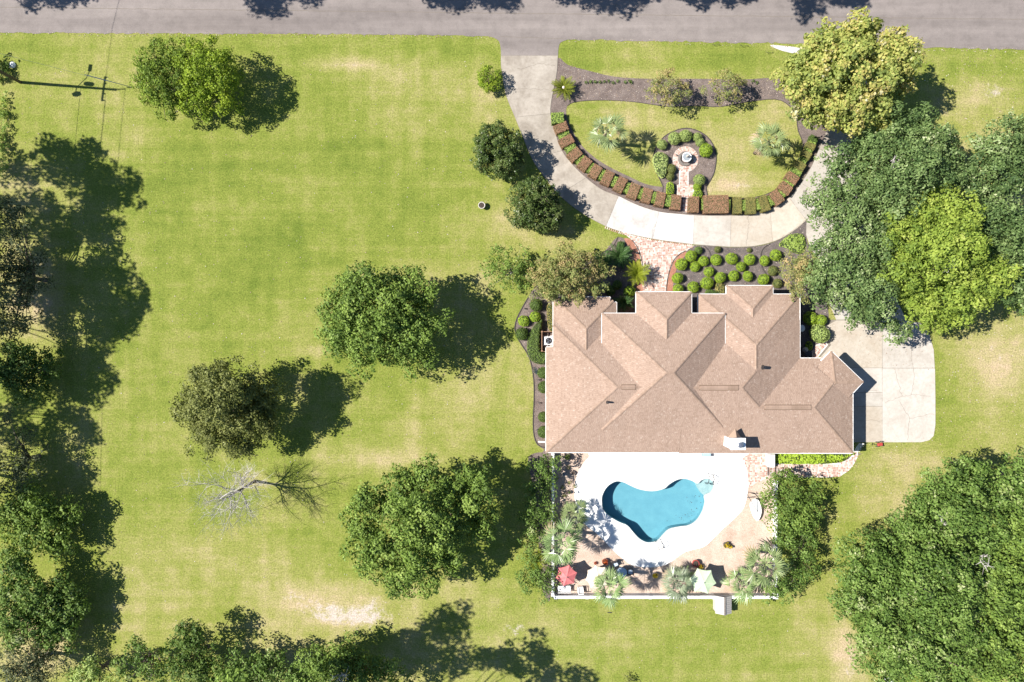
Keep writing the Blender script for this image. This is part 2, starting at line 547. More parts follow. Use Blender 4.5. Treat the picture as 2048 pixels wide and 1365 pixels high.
for a in [(690, 1234, 85, 24, .75), (640, 1212, 80, 22, .5, 18), (745, 1218, 32, 30, .55), (590, 1196, 24, 10, .4), (1030, 1258, 26, 16, .7), (1490, 374, 34, 12, .65), (1440, 376, 26, 8, .35), (1985, 184, 30, 16, .8),
          (1990, 715, 34, 26, .5), (700, 130, 55, 5, .6), (505, 955, 22, 10, .55), (60, 650, 25, 30, .35), (1248, 1258, 24, 10, .3), (1700, 1330, 20, 40, .6), (1595, 98, 30, 6, 1.0),
          (165, 1265, 25, 30, .35), (1822, 912, 26, 14, .3), (700, 922, 40, 6, .25), (1178, 1272, 16, 7, .35), (40, 1100, 30, 30, .4)]:
    blob(sand, *a)
for a in [(480, 400, 330, 170, .5), (480, 330, 260, 60, .2), (380, 520, 160, 60, .3), (480, 640, 200, 80, .25), (700, 100, 400, 14, .5), (1350, 125, 300, 22, .35), (1900, 140, 150, 25, .4), (330, 960, 160, 90, .25),
          (1450, 1300, 220, 60, .25), (1230, 1215, 140, 22, .25), (1690, 960, 60, 90, .25), (1920, 860, 60, 50, .2)]:
    blob(lush, *a)
me = mesh_np('lawn', V, F, None, {'dry': dry, 'sand': sand, 'lush': lush})
m, nt, b = newmat('lawn_grass')
def attr(nm):
    return N(nt, 'ShaderNodeAttribute', attribute_name=nm).outputs['Fac']
big = noise(nt, .11, 5, .62)
mid = noise(nt, .55, 6, .72)
fine = noise(nt, 3.2, 4, .8)
grain = noise(nt, 7, 3, .85)
rows = noise(nt, 1.0, 4, .6, pos_scaled(nt, (.035, 1.0, 1)))          # faint mowing lines
cols_ = noise(nt, 1.0, 4, .6, pos_scaled(nt, (.9, .05, 1)))
x = math_n(nt, 'MULTIPLY', math_n(nt, 'SUBTRACT', big, .5), .85)
x = math_n(nt, 'ADD', x, math_n(nt, 'MULTIPLY', math_n(nt, 'SUBTRACT', mid, .5), .72))
x = math_n(nt, 'ADD', x, math_n(nt, 'MULTIPLY', math_n(nt, 'SUBTRACT', rows, .5), .36))
x = math_n(nt, 'ADD', x, math_n(nt, 'MULTIPLY', math_n(nt, 'SUBTRACT', cols_, .5), .32))
x = math_n(nt, 'ADD', x, math_n(nt, 'MULTIPLY', math_n(nt, 'SUBTRACT', fine, .5), .42))
x = math_n(nt, 'ADD', x, math_n(nt, 'MULTIPLY', attr('dry'), .62))
x = math_n(nt, 'SUBTRACT', x, math_n(nt, 'MULTIPLY', attr('lush'), .26))
x = math_n(nt, 'ADD', x, .35, True)
grass = ramp(nt, x, [(.05, (.110, .149, .023)), (.28, (.168, .198, .037)), (.46, (.226, .230, .066)), (.66, (.305, .270, .122)), (.9, (.40, .31, .20))])
s_ = math_n(nt, 'ADD', math_n(nt, 'MULTIPLY', math_n(nt, 'MINIMUM', attr('sand'), .95), .72), math_n(nt, 'MULTIPLY', math_n(nt, 'SUBTRACT', noise(nt, 1.1, 9, .85), .5), 2.8))
smask = ramp(nt, s_, [(.40, (0, 0, 0)), (.74, (.95, .95, .95))])
smask = mixc(nt, 1.0, smask, ramp(nt, attr('sand'), [(.06, (0, 0, 0)), (.25, (1, 1, 1))]), 'MULTIPLY')
col = mixc(nt, smask, grass, mixc(nt, fine, (.36, .30, .25), (.50, .45, .41)))
col = mixc(nt, 1.0, col, ramp(nt, grain, [(.32, (.55,) * 3), (.5, (.97,) * 3), (.68, (1.42,) * 3)]), 'MULTIPLY')
nt.links.new(col, b.inputs['Base Color'])
b.inputs['Roughness'].default_value = .95
b.inputs['Specular IOR Level'].default_value = .1
bump(nt, b, mixc(nt, .5, grain, fine), .7, .06)
me.materials.clear(); me.materials.append(m)
tag(link('lawn', me), 'mown lawn with dry and sandy patches', None, None, 'structure')

# ---------------- road
m, nt, b = newmat('asphalt')
t1 = noise(nt, 1.0, 4, .6, pos_scaled(nt, (.03, .55, 1)))
t2 = noise(nt, .8, 6, .7)
col = ramp(nt, t1, [(.3, (.165, .143, .134)), (.7, (.238, .208, .194))])
col = mixc(nt, 1.0, col, ramp(nt, t2, [(.25, (.78,) * 3), (.5, (1.0,) * 3), (.75, (1.14,) * 3)]), 'MULTIPLY')
g = noise(nt, 24, 2, .8)
col = mixc(nt, 1.0, col, ramp(nt, g, [(.2, (.75,) * 3), (.8, (1.22,) * 3)]), 'MULTIPLY')
nt.links.new(col, b.inputs['Base Color']); b.inputs['Roughness'].default_value = .92
b.inputs['Specular IOR Level'].default_value = .2
bump(nt, b, g, .3, .01)
M['asphalt'] = m
def jig(path, amp, step=.35):
    out = []
    for a, c in zip(path[:-1], path[1:]):
        a, c = np.array(a[:2]), np.array(c[:2])
        n = max(1, int(np.linalg.norm(c - a) / step))
        for i in range(n):
            q = a + (c - a) * i / n
            out.append((q[0] + rng.normal(0, amp * .3), q[1] + rng.normal(0, amp)))
    out.append(tuple(path[-1][:2]))
    return out
road_low = jig(pts([(-2500, 55), (-300, 63), (0, 66), (500, 68), (800, 70), (975, 73)]), .05) + smooth(pts([(985, 75), (997, 82), (1001, 95), (1002, 112.5)]), 4, False).tolist() \
    + smooth(pts([(1116, 112.5), (1117, 98), (1121, 86), (1135, 80)]), 4, False).tolist() + jig(pts([(1150, 80), (1400, 84), (1600, 88), (1830, 95), (2048, 100), (2400, 108), (4500, 150)]), .05)
road_up = pts([(4500, 10), (2400, -12), (2048, -18), (0, -60), (-2500, -80)])
road = road_low + road_up
struct('road', prism(road, -.1, .022), M['asphalt'], 'grey asphalt road along the top edge of the garden')
crk = [at(px, 15 + px * .012 + rng.normal(0, .35)) for px in range(-60, 2120, 7)]
struct('road_seam', ribbon(crk, .05, .02, .026), M['crack'])
crk = [at(1000 + rng.normal(0, .4) + i, 74 + i * .03 + rng.normal(0, .3)) for i in range(0, 132, 6)]
struct('road_seam', ribbon(crk, .035, .02, .0265), M['crack'])

# ---------------- driveway of concrete slabs
drive = empty('driveway', (*at(1360, 460), 0), 'looping pale concrete driveway with a parking pad', None, None, 'structure')
PAIRS = [((1002, 112), (1116, 112)), ((1003, 140), (1113, 150)), ((1012, 190), (1104, 195)), ((1030, 235), (1101, 228)), ((1046, 275), (1109, 262)), ((1064, 318), (1124, 302)),
         ((1088, 354), (1147, 332)), ((1118, 390), (1172, 356)), ((1160, 424), (1204, 380)), ((1212, 453), (1237, 393)), ((1258, 468), (1278, 412)), ((1305, 478), (1318, 424)),
         ((1345, 484), (1352, 428)), ((1386, 489), (1388, 431)), ((1424, 492), (1425, 432)), ((1460, 494), (1462, 432)), ((1488, 494), (1492, 430)), ((1512, 492), (1512, 426)), ((1545, 484), (1540, 418)),
         ((1575, 470), (1556, 410)), ((1612, 441), (1578, 396)), ((1648, 395), (1602, 367)), ((1672, 345), (1623, 333)), ((1692, 300), (1637, 300)), ((1716, 262), (1652, 265)),
         ((1735, 200), (1664, 222)), ((1738, 150), (1664, 165)), ((1745, 98), (1655, 96))]
CUT = [0, 3, 5, 7, 9, 11, 13, 15, 18, 20, 21, 23, 25, 27]
SM = ['conc_old', 'conc_old', 'conc_old', 'conc_old', 'conc_new', 'conc_new', 'conc_pad', 'conc_mid', 'conc_mid', 'conc_pad', 'conc_pad', 'conc_old', 'conc_old']
outer = smooth(pts([p[0] for p in PAIRS]), 4, False); inner = smooth(pts([p[1] for p in PAIRS]), 4, False)
for i, (a, c) in enumerate(zip(CUT[:-1], CUT[1:])):
    lo, li = outer[a * 4:c * 4 + 1], inner[a * 4:c * 4 + 1]
    poly = np.array(list(lo) + list(li[::-1]))
    part('slab', prism(offset_poly(poly, -.012), -.1, .05), M[SM[i]], drive)
poly = np.array(list(outer) + list(inner[::-1]))
part('joint_bed', prism(offset_poly(poly, .02), -.15, .03), M['joint'], drive)
SLABS = [([(1613, 442), (1649, 397), (1673, 347), (1694, 302), (1716, 330), (1722, 420), (1735, 480), (1640, 520), (1622, 500), (1612, 470)], 'conc_pad'),
         ([(1640, 521), (1735, 481), (1775, 560), (1812, 640), (1765, 660), (1765, 640), (1672, 640), (1655, 600)], 'conc_pad'),
         ([(1672, 641), (1764, 641), (1764, 736), (1700, 736), (1660, 736), (1640, 715), (1662, 690), (1640, 660)], 'conc_mid'),
         ([(1764.5, 661), (1812, 641), (1840, 646), (1858, 668), (1867, 700), (1869, 736.5), (1764.5, 736.5)], 'conc_pad'),
         ([(1640, 736.3), (1764, 736.3), (1764, 785), (1640, 785)], 'conc_pad'), ([(1640, 785.3), (1764, 785.3), (1764, 813), (1640, 813)], 'conc_pad'),
         ([(1640, 813.3), (1764, 813.3), (1764, 885), (1640, 885)], 'conc_mid'),
         ([(1764.3, 737), (1869.5, 737), (1870.5, 800), (1870.5, 850), (1867, 872), (1858, 881), (1842, 885), (1764.3, 885)], 'conc_pad')]
for pl, mt in SLABS:
    part('slab', prism(offset_poly(pts(pl), -.012), -.1, .052), M[mt], drive)
part('joint_bed', prism(pts([(1640, 640), (1812, 640), (1845, 650), (1866, 700), (1870, 860), (1845, 884), (1640, 884)]), -.15, .028), M['joint'], drive)
def crack_path(px_list, amp=.9, n=7):
    out = []
    for a, c in zip(px_list[:-1], px_list[1:]):
        for i in range(n):
            t = i / n
            out.append((a[0] + (c[0] - a[0]) * t + rng.normal(0, amp), a[1] + (c[1] - a[1]) * t + rng.normal(0, amp)))
    out.append(px_list[-1])
    return pts(out)
for c in [[(1824, 660), (1822, 720), (1829, 750), (1822, 790)], [(1789, 738), (1797, 770), (1804, 793)], [(1770, 805), (1804, 793), (1830, 790), (1862, 793)],
          [(1798, 803), (1818, 836), (1814, 880)], [(1818, 836), (1868, 829)], [(1712, 842), (1745, 840), (1760, 845)], [(1725, 783), (1758, 780)], [(1495, 430), (1497, 455), (1492, 493)],
          [(1312, 445), (1306, 460), (1304, 477)], [(1020, 180), (1060, 178), (1098, 180)], [(1035, 140), (1080, 128), (1110, 132)], [(1612, 440), (1585, 462), (1560, 478)]]:
    part('crack', ribbon(crack_path(c), .022, .045, .0565), M['crack'], drive)
# apron of loose white stone by the road
struct('gravel_patch', sheet(smooth(pts([(1540, 91), (1565, 92), (1592, 95), (1604, 100), (1600, 108), (1580, 106), (1558, 100)]), 3), .012), M['conc_new'])

# ---------------- planting beds
def bed(pl, mat_, z=.012, sm=3, label=None, holes=()):
    p = smooth(pts(pl), sm)
    struct('mulch_bed', sheet(p, z, holes), M[mat_], label)
    return p
# the grass inside the loop
isl = smooth(pts([(1135, 212), (1160, 203), (1215, 201), (1265, 204), (1300, 209), (1340, 214), (1390, 212), (1440, 214), (1490, 205), (1550, 199), (1578, 212), (1592, 235), (1596, 262), (1606, 290), (1596, 318), (1582, 345), (1560, 372), (1535, 388),
                  (1500, 396), (1440, 396), (1412, 392), (1385, 372), (1350, 372), (1322, 374), (1290, 368), (1255, 352), (1222, 336), (1190, 316), (1164, 292), (1145, 262), (1134, 236)]), 3)
bed([(1117, 116), (1135, 130), (1170, 140), (1230, 154), (1300, 158), (1400, 158), (1480, 160), (1560, 158), (1620, 190), (1660, 235), (1652, 268), (1636, 300), (1622, 334), (1600, 368), (1576, 398), (1540, 419), (1500, 428), (1450, 432), (1390, 432),
     (1330, 427), (1280, 413), (1237, 394), (1200, 378), (1172, 356), (1146, 332), (1124, 302), (1109, 262), (1101, 226), (1104, 195), (1113, 150)], 'mulch', .010, 3, 'long mulch bed round the front loop', [isl])
fb = smooth(pts([(1306, 316), (1312, 294), (1328, 274), (1350, 262), (1372, 257), (1395, 262), (1415, 275), (1428, 295), (1432, 318), (1428, 345), (1420, 362), (1412, 376), (1408, 396), (1330, 396), (1326, 374), (1316, 352), (1308, 336)]), 3)
struct('mulch_bed', sheet(fb, .026), M['mulch'], 'round mulch bed about the fountain')
struct('bed_edging', ribbon(fb[:48], .07, .0, .07), M['edging'])
struct('bed_edging', ribbon(isl[:60], .05, .0, .05), M['edging'])
bed([(1345, 516), (1365, 503), (1388, 491), (1460, 495), (1512, 493), (1548, 484), (1580, 468), (1612, 442), (1614, 480), (1632, 540), (1655, 610), (1655, 660), (1640, 700), (1600, 716), (1380, 640), (1330, 600), (1333, 560), (1338, 536)], 'mulch_dark', .0115, 3, 'dark mulch bed of ball shrubs before the house')
bed([(1236, 474), (1262, 490), (1278, 515), (1288, 560), (1290, 620), (1180, 640), (1120, 640), (1100, 700), (1110, 740), (1112, 895), (1080, 894), (1070, 880), (1066, 850), (1068, 790), (1066, 750), (1058, 715), (1043, 690), (1031, 668),
     (1031, 645), (1042, 620), (1055, 596), (1085, 560), (1130, 540), (1180, 520), (1212, 500)], 'mulch', .0125, 3, 'mulch bed along the west side of the house')
struct('bed_edging', ribbon(smooth(pts([(1236, 474), (1226, 492), (1208, 504)]), 5, False), .06, 0, .06), M['edging'])
struct('bed_edging', ribbon(smooth(pts([(1058, 592), (1042, 620), (1031, 645), (1031, 668), (1043, 690), (1058, 715), (1066, 750), (1068, 790), (1066, 850), (1070, 880), (1080, 893), (1095, 896)]), 5, False), .08, 0, .07), M['edging'])
bed([(1056, 925), (1066, 908), (1085, 905), (1104, 905), (1104, 1180), (1085, 1180), (1078, 1100), (1072, 1000)], 'mulch', .0135, 3)
bed([(1540, 906), (1712, 906), (1712, 912), (1690, 926), (1540, 928)], 'mulch', .012, 2)
# pinkish chip strips either side of the brick walk
st = pts([(1248, 478), (1262, 480), (1272, 493), (1279, 512), (1283, 532), (1284, 560), (1284, 600), (1272, 600), (1272, 545), (1270, 525), (1264, 505)])
struct('red_chip_strip', sheet(smooth(st, 3), .018), M['mulch_red'], 'strip of reddish wood chips beside the brick walk')
st = pts([(1372, 503), (1357, 512), (1346, 526), (1338, 548), (1334, 570), (1333, 590), (1346, 590), (1346, 570), (1350, 548), (1358, 528), (1370, 512)])
struct('red_chip_strip', sheet(smooth(st, 3), .018), M['mulch_red'], 'strip of reddish wood chips beside the brick walk')
for pl in ([(1263, 480), (1274, 494), (1281, 512), (1285, 532), (1286, 570)], [(1371, 502), (1356, 511), (1345, 525), (1337, 548), (1333, 572), (1332, 588)],
           [(1408, 492), (1416, 500), (1421, 510), (1424, 530), (1430, 550), (1436, 575), (1438, 590)], [(1540, 488), (1526, 498), (1521, 515), (1524, 535), (1534, 552), (1541, 565), (1542, 585)]):
    struct('bed_edging', ribbon(smooth(pts(pl), 6, False), .07, 0, .07), M['edging'])

# ---------------- brick paving (basket weave), every brick real
def bricks(poly, z, mod=.25, gap=.022, ang=0.0, h=.018, jit=.004):
    p = np.asarray(poly, float)[:, :2]
    c, s = math.cos(ang), math.sin(ang)
    Q = np.stack([p[:, 0] * c + p[:, 1] * s, -p[:, 0] * s + p[:, 1] * c], 1)
    lo, hi = Q.min(0), Q.max(0)
    vs, fs = [], []
    nxx, nyy = int((hi[0] - lo[0]) / mod) + 2, int((hi[1] - lo[1]) / mod) + 2
    k = 0
    for i in range(nxx):
        for j in range(nyy):
            x, y = lo[0] + (i + .5) * mod, lo[1] + (j + .5) * mod
            if not inside([(x, y)], Q)[0]: continue
            for q in (-1, 1):
                dz = rng.normal(0, jit)
                if (i + j) % 2: cx, cy, sx, sy = x, y + q * mod / 4, mod - gap, mod / 2 - gap
                else: cx, cy, sx, sy = x + q * mod / 4, y, mod / 2 - gap, mod - gap
                for zz in (z - .03, z + h + dz):
                    e = 0 if zz < z else .004
                    for ux, uy in ((-1, -1), (1, -1), (1, 1), (-1, 1)):
                        X, Y = cx + ux * (sx / 2 - e), cy + uy * (sy / 2 - e)
                        vs.append((X * c - Y * s, X * s + Y * c, zz))
                fs += [(k + 4, k + 5, k + 6, k + 7), (k, k + 1, k + 5, k + 4), (k + 1, k + 2, k + 6, k + 5), (k + 2, k + 3, k + 7, k + 6), (k + 3, k, k + 4, k + 7)]
                k += 8
    return vs, fs
def paving(name, pl, z, label, ang=0.0, sm=True, mod=.25):
    p = smooth(pts(pl), 4) if sm else np.array(pts(pl))
    o = struct(name, prism(p, -.05, z), M['mortar'], label)
    part('bricks', bricks(offset_poly(p, -.05), z, mod, ang=ang), M['brick'], o, kind='stuff')
    return o
walk = paving('brick_walk', [(1237, 459), (1262, 470), (1305, 481), (1345, 487), (1388, 492), (1372, 502), (1357, 511), (1346, 525), (1338, 548), (1334, 570), (1333, 610), (1286, 610), (1285, 570), (1284, 532), (1280, 512), (1273, 494), (1262, 479)], .034, 'pale brick walk in basket weave from driveway to front door', R(3), False)
path = np.concatenate([outer[9 * 4:13 * 4 + 1]])
vs = []
for i in range(0, len(path) * 3 - 3):                              # soldier course along the driveway edge
    t = i / 3; a = int(t); q = path[a] + (path[min(a + 1, len(path) - 1)] - path[a]) * (t - a)
    d = path[min(a + 1, len(path) - 1)] - path[max(a - 1, 0)]
    vs.append(rbox(q[0] + d[1] / np.linalg.norm(d) * .14, q[1] - d[0] / np.linalg.norm(d) * .14, .01, .1, .21, .045, math.atan2(d[1], d[0]), .006))
part('soldier_course', cat(*vs), M['brick'], walk, kind='stuff')
paving('brick_patio', [(1474, 900), (1545, 900), (1545, 945), (1530, 958), (1512, 966), (1500, 975), (1490, 975), (1494, 950), (1486, 920)], .03, 'brick patio between pool deck and house', 0, False)
paving('brick_side_walk', [(1545.5, 926), (1650, 927), (1680, 926), (1698, 918), (1708, 905), (1716, 898), (1716, 912), (1708, 928), (1697, 942), (1680, 953), (1660, 955), (1545.5, 955)], .028, 'brick walk behind the rear flower bed', 0, False)
paving('brick_side_path', [(1612, 722), (1632, 690), (1650, 683), (1656, 690), (1635, 716), (1625, 730)], .03, 'short brick path at the garage corner', R(-38), False)
fp = paving('brick_fountain_path', [(1358, 342), (1377, 342), (1377, 370), (1388, 371), (1388, 396), (1377, 397), (1377, 425), (1366, 425), (1366, 396), (1354, 395), (1354, 371), (1358, 369)], .045, 'brick path from the fountain to the hedge', 0, False)
fc = at(1371, 319)
v_, f_ = lathe(*fc, [(.62, -.05), (.62, .046), (1.28, .046), (1.28, -.05)], 40)
rg = struct('brick_ring', (v_, f_), M['mortar'], 'brick ring paving round the fountain')
bs_ = []
for ri, r0 in enumerate((.64, .855, 1.07)):
    n = int(2 * math.pi * (r0 + .1) / .115)
    for i in range(n):
        g = 2 * math.pi * (i + .5 * (ri % 2)) / n
        bs_.append(rbox(fc[0] + math.cos(g) * (r0 + .1), fc[1] + math.sin(g) * (r0 + .1), .02, .195, .095, .045 + rng.normal(0, .003), g, .006))
part('bricks', cat(*bs_), M['brick'], rg, kind='stuff')

# ---------------- pool yard
yard = pts([(1106, 903), (1548, 903), (1548, 1187), (1106, 1187)])
struct('gravel_yard', sheet(yard, .02, [pool_big]), M['gravel'], 'pinkish pebble ground round the pool deck')
DECK = [(1205, 903), (1178, 915), (1160, 938), (1151, 962), (1149, 990), (1154, 1020), (1166, 1045), (1190, 1065), (1208, 1082), (1224, 1099), (1245, 1117), (1266, 1131), (1299, 1135), (1333, 1129), (1365, 1107), (1388, 1099), (1409, 1093), (1428, 1076), (1448, 1056),
        (1472, 1034), (1488, 1014), (1495, 985), (1496, 962), (1492, 935), (1484, 918), (1476, 903)]
dk = smooth(pts(DECK), 4)
v_, f_ = sheet(dk, .055, [pool])
sk = ribbon(dk, .001, -.02, .055, True)
struct('pool_deck', cat((v_, f_), sk), M['deck'], 'bright white coated pool deck')
for pl in ([(1310, 905), (1299, 981)], [(1151, 975), (1203, 999)], [(1240, 1046), (1212, 1086)], [(1345, 1058), (1372, 1103)], [(1411, 1004), (1488, 1012)]):
    pp = np.array(pts(pl)); tt = np.linspace(.02, .97, 12)[:, None]
    struct('deck_joint', ribbon(pp[0] + (pp[1] - pp[0]) * tt, .018, .05, .0575), M['stone'])
# loose pebbles scattered over the yard
pv = []
P = np.stack([rng.uniform(4, 26, 9000), rng.uniform(-25.2, -11, 9000)], 1)
P = P[inside(P, np.array(yard)) & ~inside(P, offset_poly(dk, .05))][:2600]
vv, ff = [], []
for i, (x, y) in enumerate(P):
    s = rng.uniform(.02, .055); k = i * 5
    g = rng.uniform(0, 6)
    for q in range(4):
        vv.append((x + s * math.cos(g + q * 1.57), y + s * math.sin(g + q * 1.57) * .8, .018))
    vv.append((x, y, .02 + s * .7))
    ff += [(k + q, k + (q + 1) % 4, k + 4) for q in range(4)]
M['pebble'] = island('pebble', [(0, (.30, .20, .15)), (.4, (.5, .38, .30)), (.8, (.62, .55, .48)), (1, (.4, .36, .34))], .9)
thing('pebbles', (vv, ff), M['pebble'], (*at(1200, 1130), 0), 'loose pink and white pebbles round the pool deck', 'pebbles', kind='stuff')

# pool basin and water
sp = empty('swimming_pool', (*at(1310, 1020), 0), 'free-form swimming pool with turquoise water in a white deck', 'pool')
def depth(x):
    x0, x1 = at(1202, 0)[0], at(1412, 0)[0]
    t = np.clip((x - x0) / (x1 - x0), 0, 1)
    return -(1.42 - .55 * t)
alc = np.array([at(*q) for q in [(1409, 992), (1421, 985.5), (1428, 973.7), (1425, 962), (1414.4, 956.5), (1402, 960), (1394.6, 966.5)]])
m, nt, b = newmat('pool_plaster')
n1 = noise(nt, 1.1, 5, .6); n2 = noise(nt, 14, 3, .7)
col = ramp(nt, n1, [(.3, (.135, .29, .355)), (.7, (.17, .34, .40))])
col = mixc(nt, 1.0, col, ramp(nt, n2, [(.2, (.9,) * 3), (.8, (1.08,) * 3)]), 'MULTIPLY')
nt.links.new(col, b.inputs['Base Color']); b.inputs['Roughness'].default_value = .9
M['pool_plaster'] = m
fv, ff = sheet(pool, 0)
fl = ([(x, y, depth(x)) for x, y, z in fv], ff)
n = len(pool)
wv = [(x, y, .055) for x, y in pool] + [(x, y, depth(x)) for x, y in pool]
wf = [(i, (i + 1) % n, n + (i + 1) % n, n + i) for i in range(n)]
part('basin', cat(fl, (wv, wf)), M['pool_plaster'], sp)
M['step'] = grainy('step', (.38, .43, .43), (.48, .52, .51), 2, .9, 25, .3)
part('step', prism(smooth(np.vstack([alc, [at(1398, 978)]]), 3), -.95, -.26), M['step'], sp)
part('coping', ribbon(offset_poly(pool, -.03), .06, -.12, .058, True), M['step'], sp)
m, nt, b = newmat('pool_water')
nt.nodes.remove(b)
tr = N(nt, 'ShaderNodeBsdfTransparent'); tr.inputs[0].default_value = (.80, .945, .975, 1)
gl = N(nt, 'ShaderNodeBsdfGlossy'); gl.inputs['Roughness'].default_value = .03
fr = N(nt, 'ShaderNodeFresnel'); fr.inputs[0].default_value = 1.33
bp = N(nt, 'ShaderNodeBump'); bp.inputs['Strength'].default_value = .25; bp.inputs['Distance'].default_value = .02
nt.links.new(noise(nt, 3.5, 3, .6), bp.inputs['Height'])
nt.links.new(bp.outputs[0], fr.inputs['Normal']); nt.links.new(bp.outputs[0], gl.inputs['Normal'])
mx = N(nt, 'ShaderNodeMixShader')
nt.links.new(fr.outputs[0], mx.inputs[0]); nt.links.new(tr.outputs[0], mx.inputs[1]); nt.links.new(gl.outputs[0], mx.inputs[2])
nt.links.new(mx.outputs[0], nt.nodes['Material Output'].inputs['Surface'])
part('water', sheet(pool, -.07), m, sp)
vv, ff = [], []
for i in range(34):
    px, py = (rng.normal(1388, 7), rng.normal(1010, 22)) if i < 24 else (rng.normal(1362, 10), rng.normal(1040, 4))
    x, y = at(px, py)
    if not inside([(x, y)], offset_poly(pool, -.2))[0]: continue
    s, g, k = rng.uniform(.04, .08), rng.uniform(0, 6), len(vv)
    vv += [(x + s * math.cos(g), y + s * math.sin(g), -.062), (x - s * .5 * math.sin(g), y + s * .5 * math.cos(g), -.058), (x - s * math.cos(g), y - s * math.sin(g), -.062), (x + s * .5 * math.sin(g), y - s * .5 * math.cos(g), -.066)]
    ff.append((k, k + 1, k + 2, k + 3))
thing('fallen_leaves', (vv, ff), M['soil'], (*at(1388, 1010, 0), -.06), 'dark leaves floating on the shallow end of the pool', 'leaves', kind='stuff')

# ================================================================ HOUSE
ZE = 3.0                                   # eave height
PITCH = .40
def Z(zx, zy, z=ZE):
    return at(1050 + zx / 2.9257, 540 + zy / 2.9257, z)
house = empty('brick_house', (*at(1400, 760), 0), 'large single-storey house under a rambling tan shingled hip roof', 'house')

def clip(poly, a, b, c):
    """keep the part of a polygon where a*x + b*y >= c"""
    out = []
    n = len(poly)
    for i in range(n):
        p, q = poly[i], poly[(i + 1) % n]
        dp, dq = a * p[0] + b * p[1] - c, a * q[0] + b * q[1] - c
        if dp >= 0: out.append(p)
        if dp * dq < 0:
            t = dp / (dp - dq)
            out.append((p[0] + (q[0] - p[0]) * t, p[1] + (q[1] - p[1]) * t))
    return out

def shingle_face(poly, ed, e0, ze, up, pitch, expo=.15, wd=.17):
    """courses of single shingles over one roof face. poly: plan outline; up: plan unit vector uphill; height = ze + pitch * (p.up - e0)"""
    P = np.array(poly)
    ux, uy = up
    vx, vy = -uy, ux
    s = P[:, 0] * ux + P[:, 1] * uy - e0
    t = P[:, 0] * vx + P[:, 1] * vy
    dp = expo / math.sqrt(1 + pitch * pitch)
    V, F = [], []
    n = len(P)
    for r in range(int(math.floor(s.min() / dp)), int(math.ceil(s.max() / dp))):
        sm = (r + .5) * dp
        if sm <= s.min() or sm >= s.max(): continue
        xs = []
        for i in range(n):
            j = (i + 1) % n
            if (s[i] - sm) * (s[j] - sm) < 0:
                xs.append(t[i] + (t[j] - t[i]) * (sm - s[i]) / (s[j] - s[i]))
        if len(xs) < 2: continue
        a, b = min(xs), max(xs)
        x = a
        first = True
        while x < b - .02:
            w_ = rng.uniform(.75, 1.25) * wd * (rng.uniform(.2, 1) if first else 1)
            first = False
            y = min(b, x + w_)
            k = len(V)
            lift = .02 + rng.uniform(0, .014)
            s0, s1 = r * dp - .01, (r + 1) * dp + .005
            for (ss, tt, hh) in ((s0, x + .006, lift), (s0, y - .006, lift), (s1, y - .006, .006), (s1, x + .006, .006), (s0, x + .006, -.004), (s0, y - .006, -.004)):
                V.append(((ss + e0) * ux + tt * vx, (ss + e0) * uy + tt * vy, ze + pitch * ss + hh))
            F += [(k, k + 1, k + 2, k + 3), (k + 4, k + 5, k + 1, k)]
            x = y
    return V, F

def caps(p, q, wd=.24, L=.24):
    """a run of bent cap shingles along a ridge or hip from p to q"""
    p, q = np.array(p, float), np.array(q, float)
    d = q - p
    n = max(1, int(np.linalg.norm(d) / L))
    h = np.array([-d[1], d[0], 0]); h /= np.linalg.norm(h)
    V, F = [], []
    for i in range(n):
        a, b = p + d * i / n, p + d * (i + 1) / n
        k = len(V)
        dr = .055 if abs(d[2]) < .01 else .028
        for c, z in ((a, .062), (b, .045)):
            V += [tuple(c + h * wd / 2 + (0, 0, z - dr * 1.2)), tuple(c + (0, 0, z)), tuple(c - h * wd / 2 + (0, 0, z - dr * 1.2))]
        F += [(k, k + 1, k + 4, k + 3), (k + 1, k + 2, k + 5, k + 4), (k, k + 2, k + 1)]
    return V, F

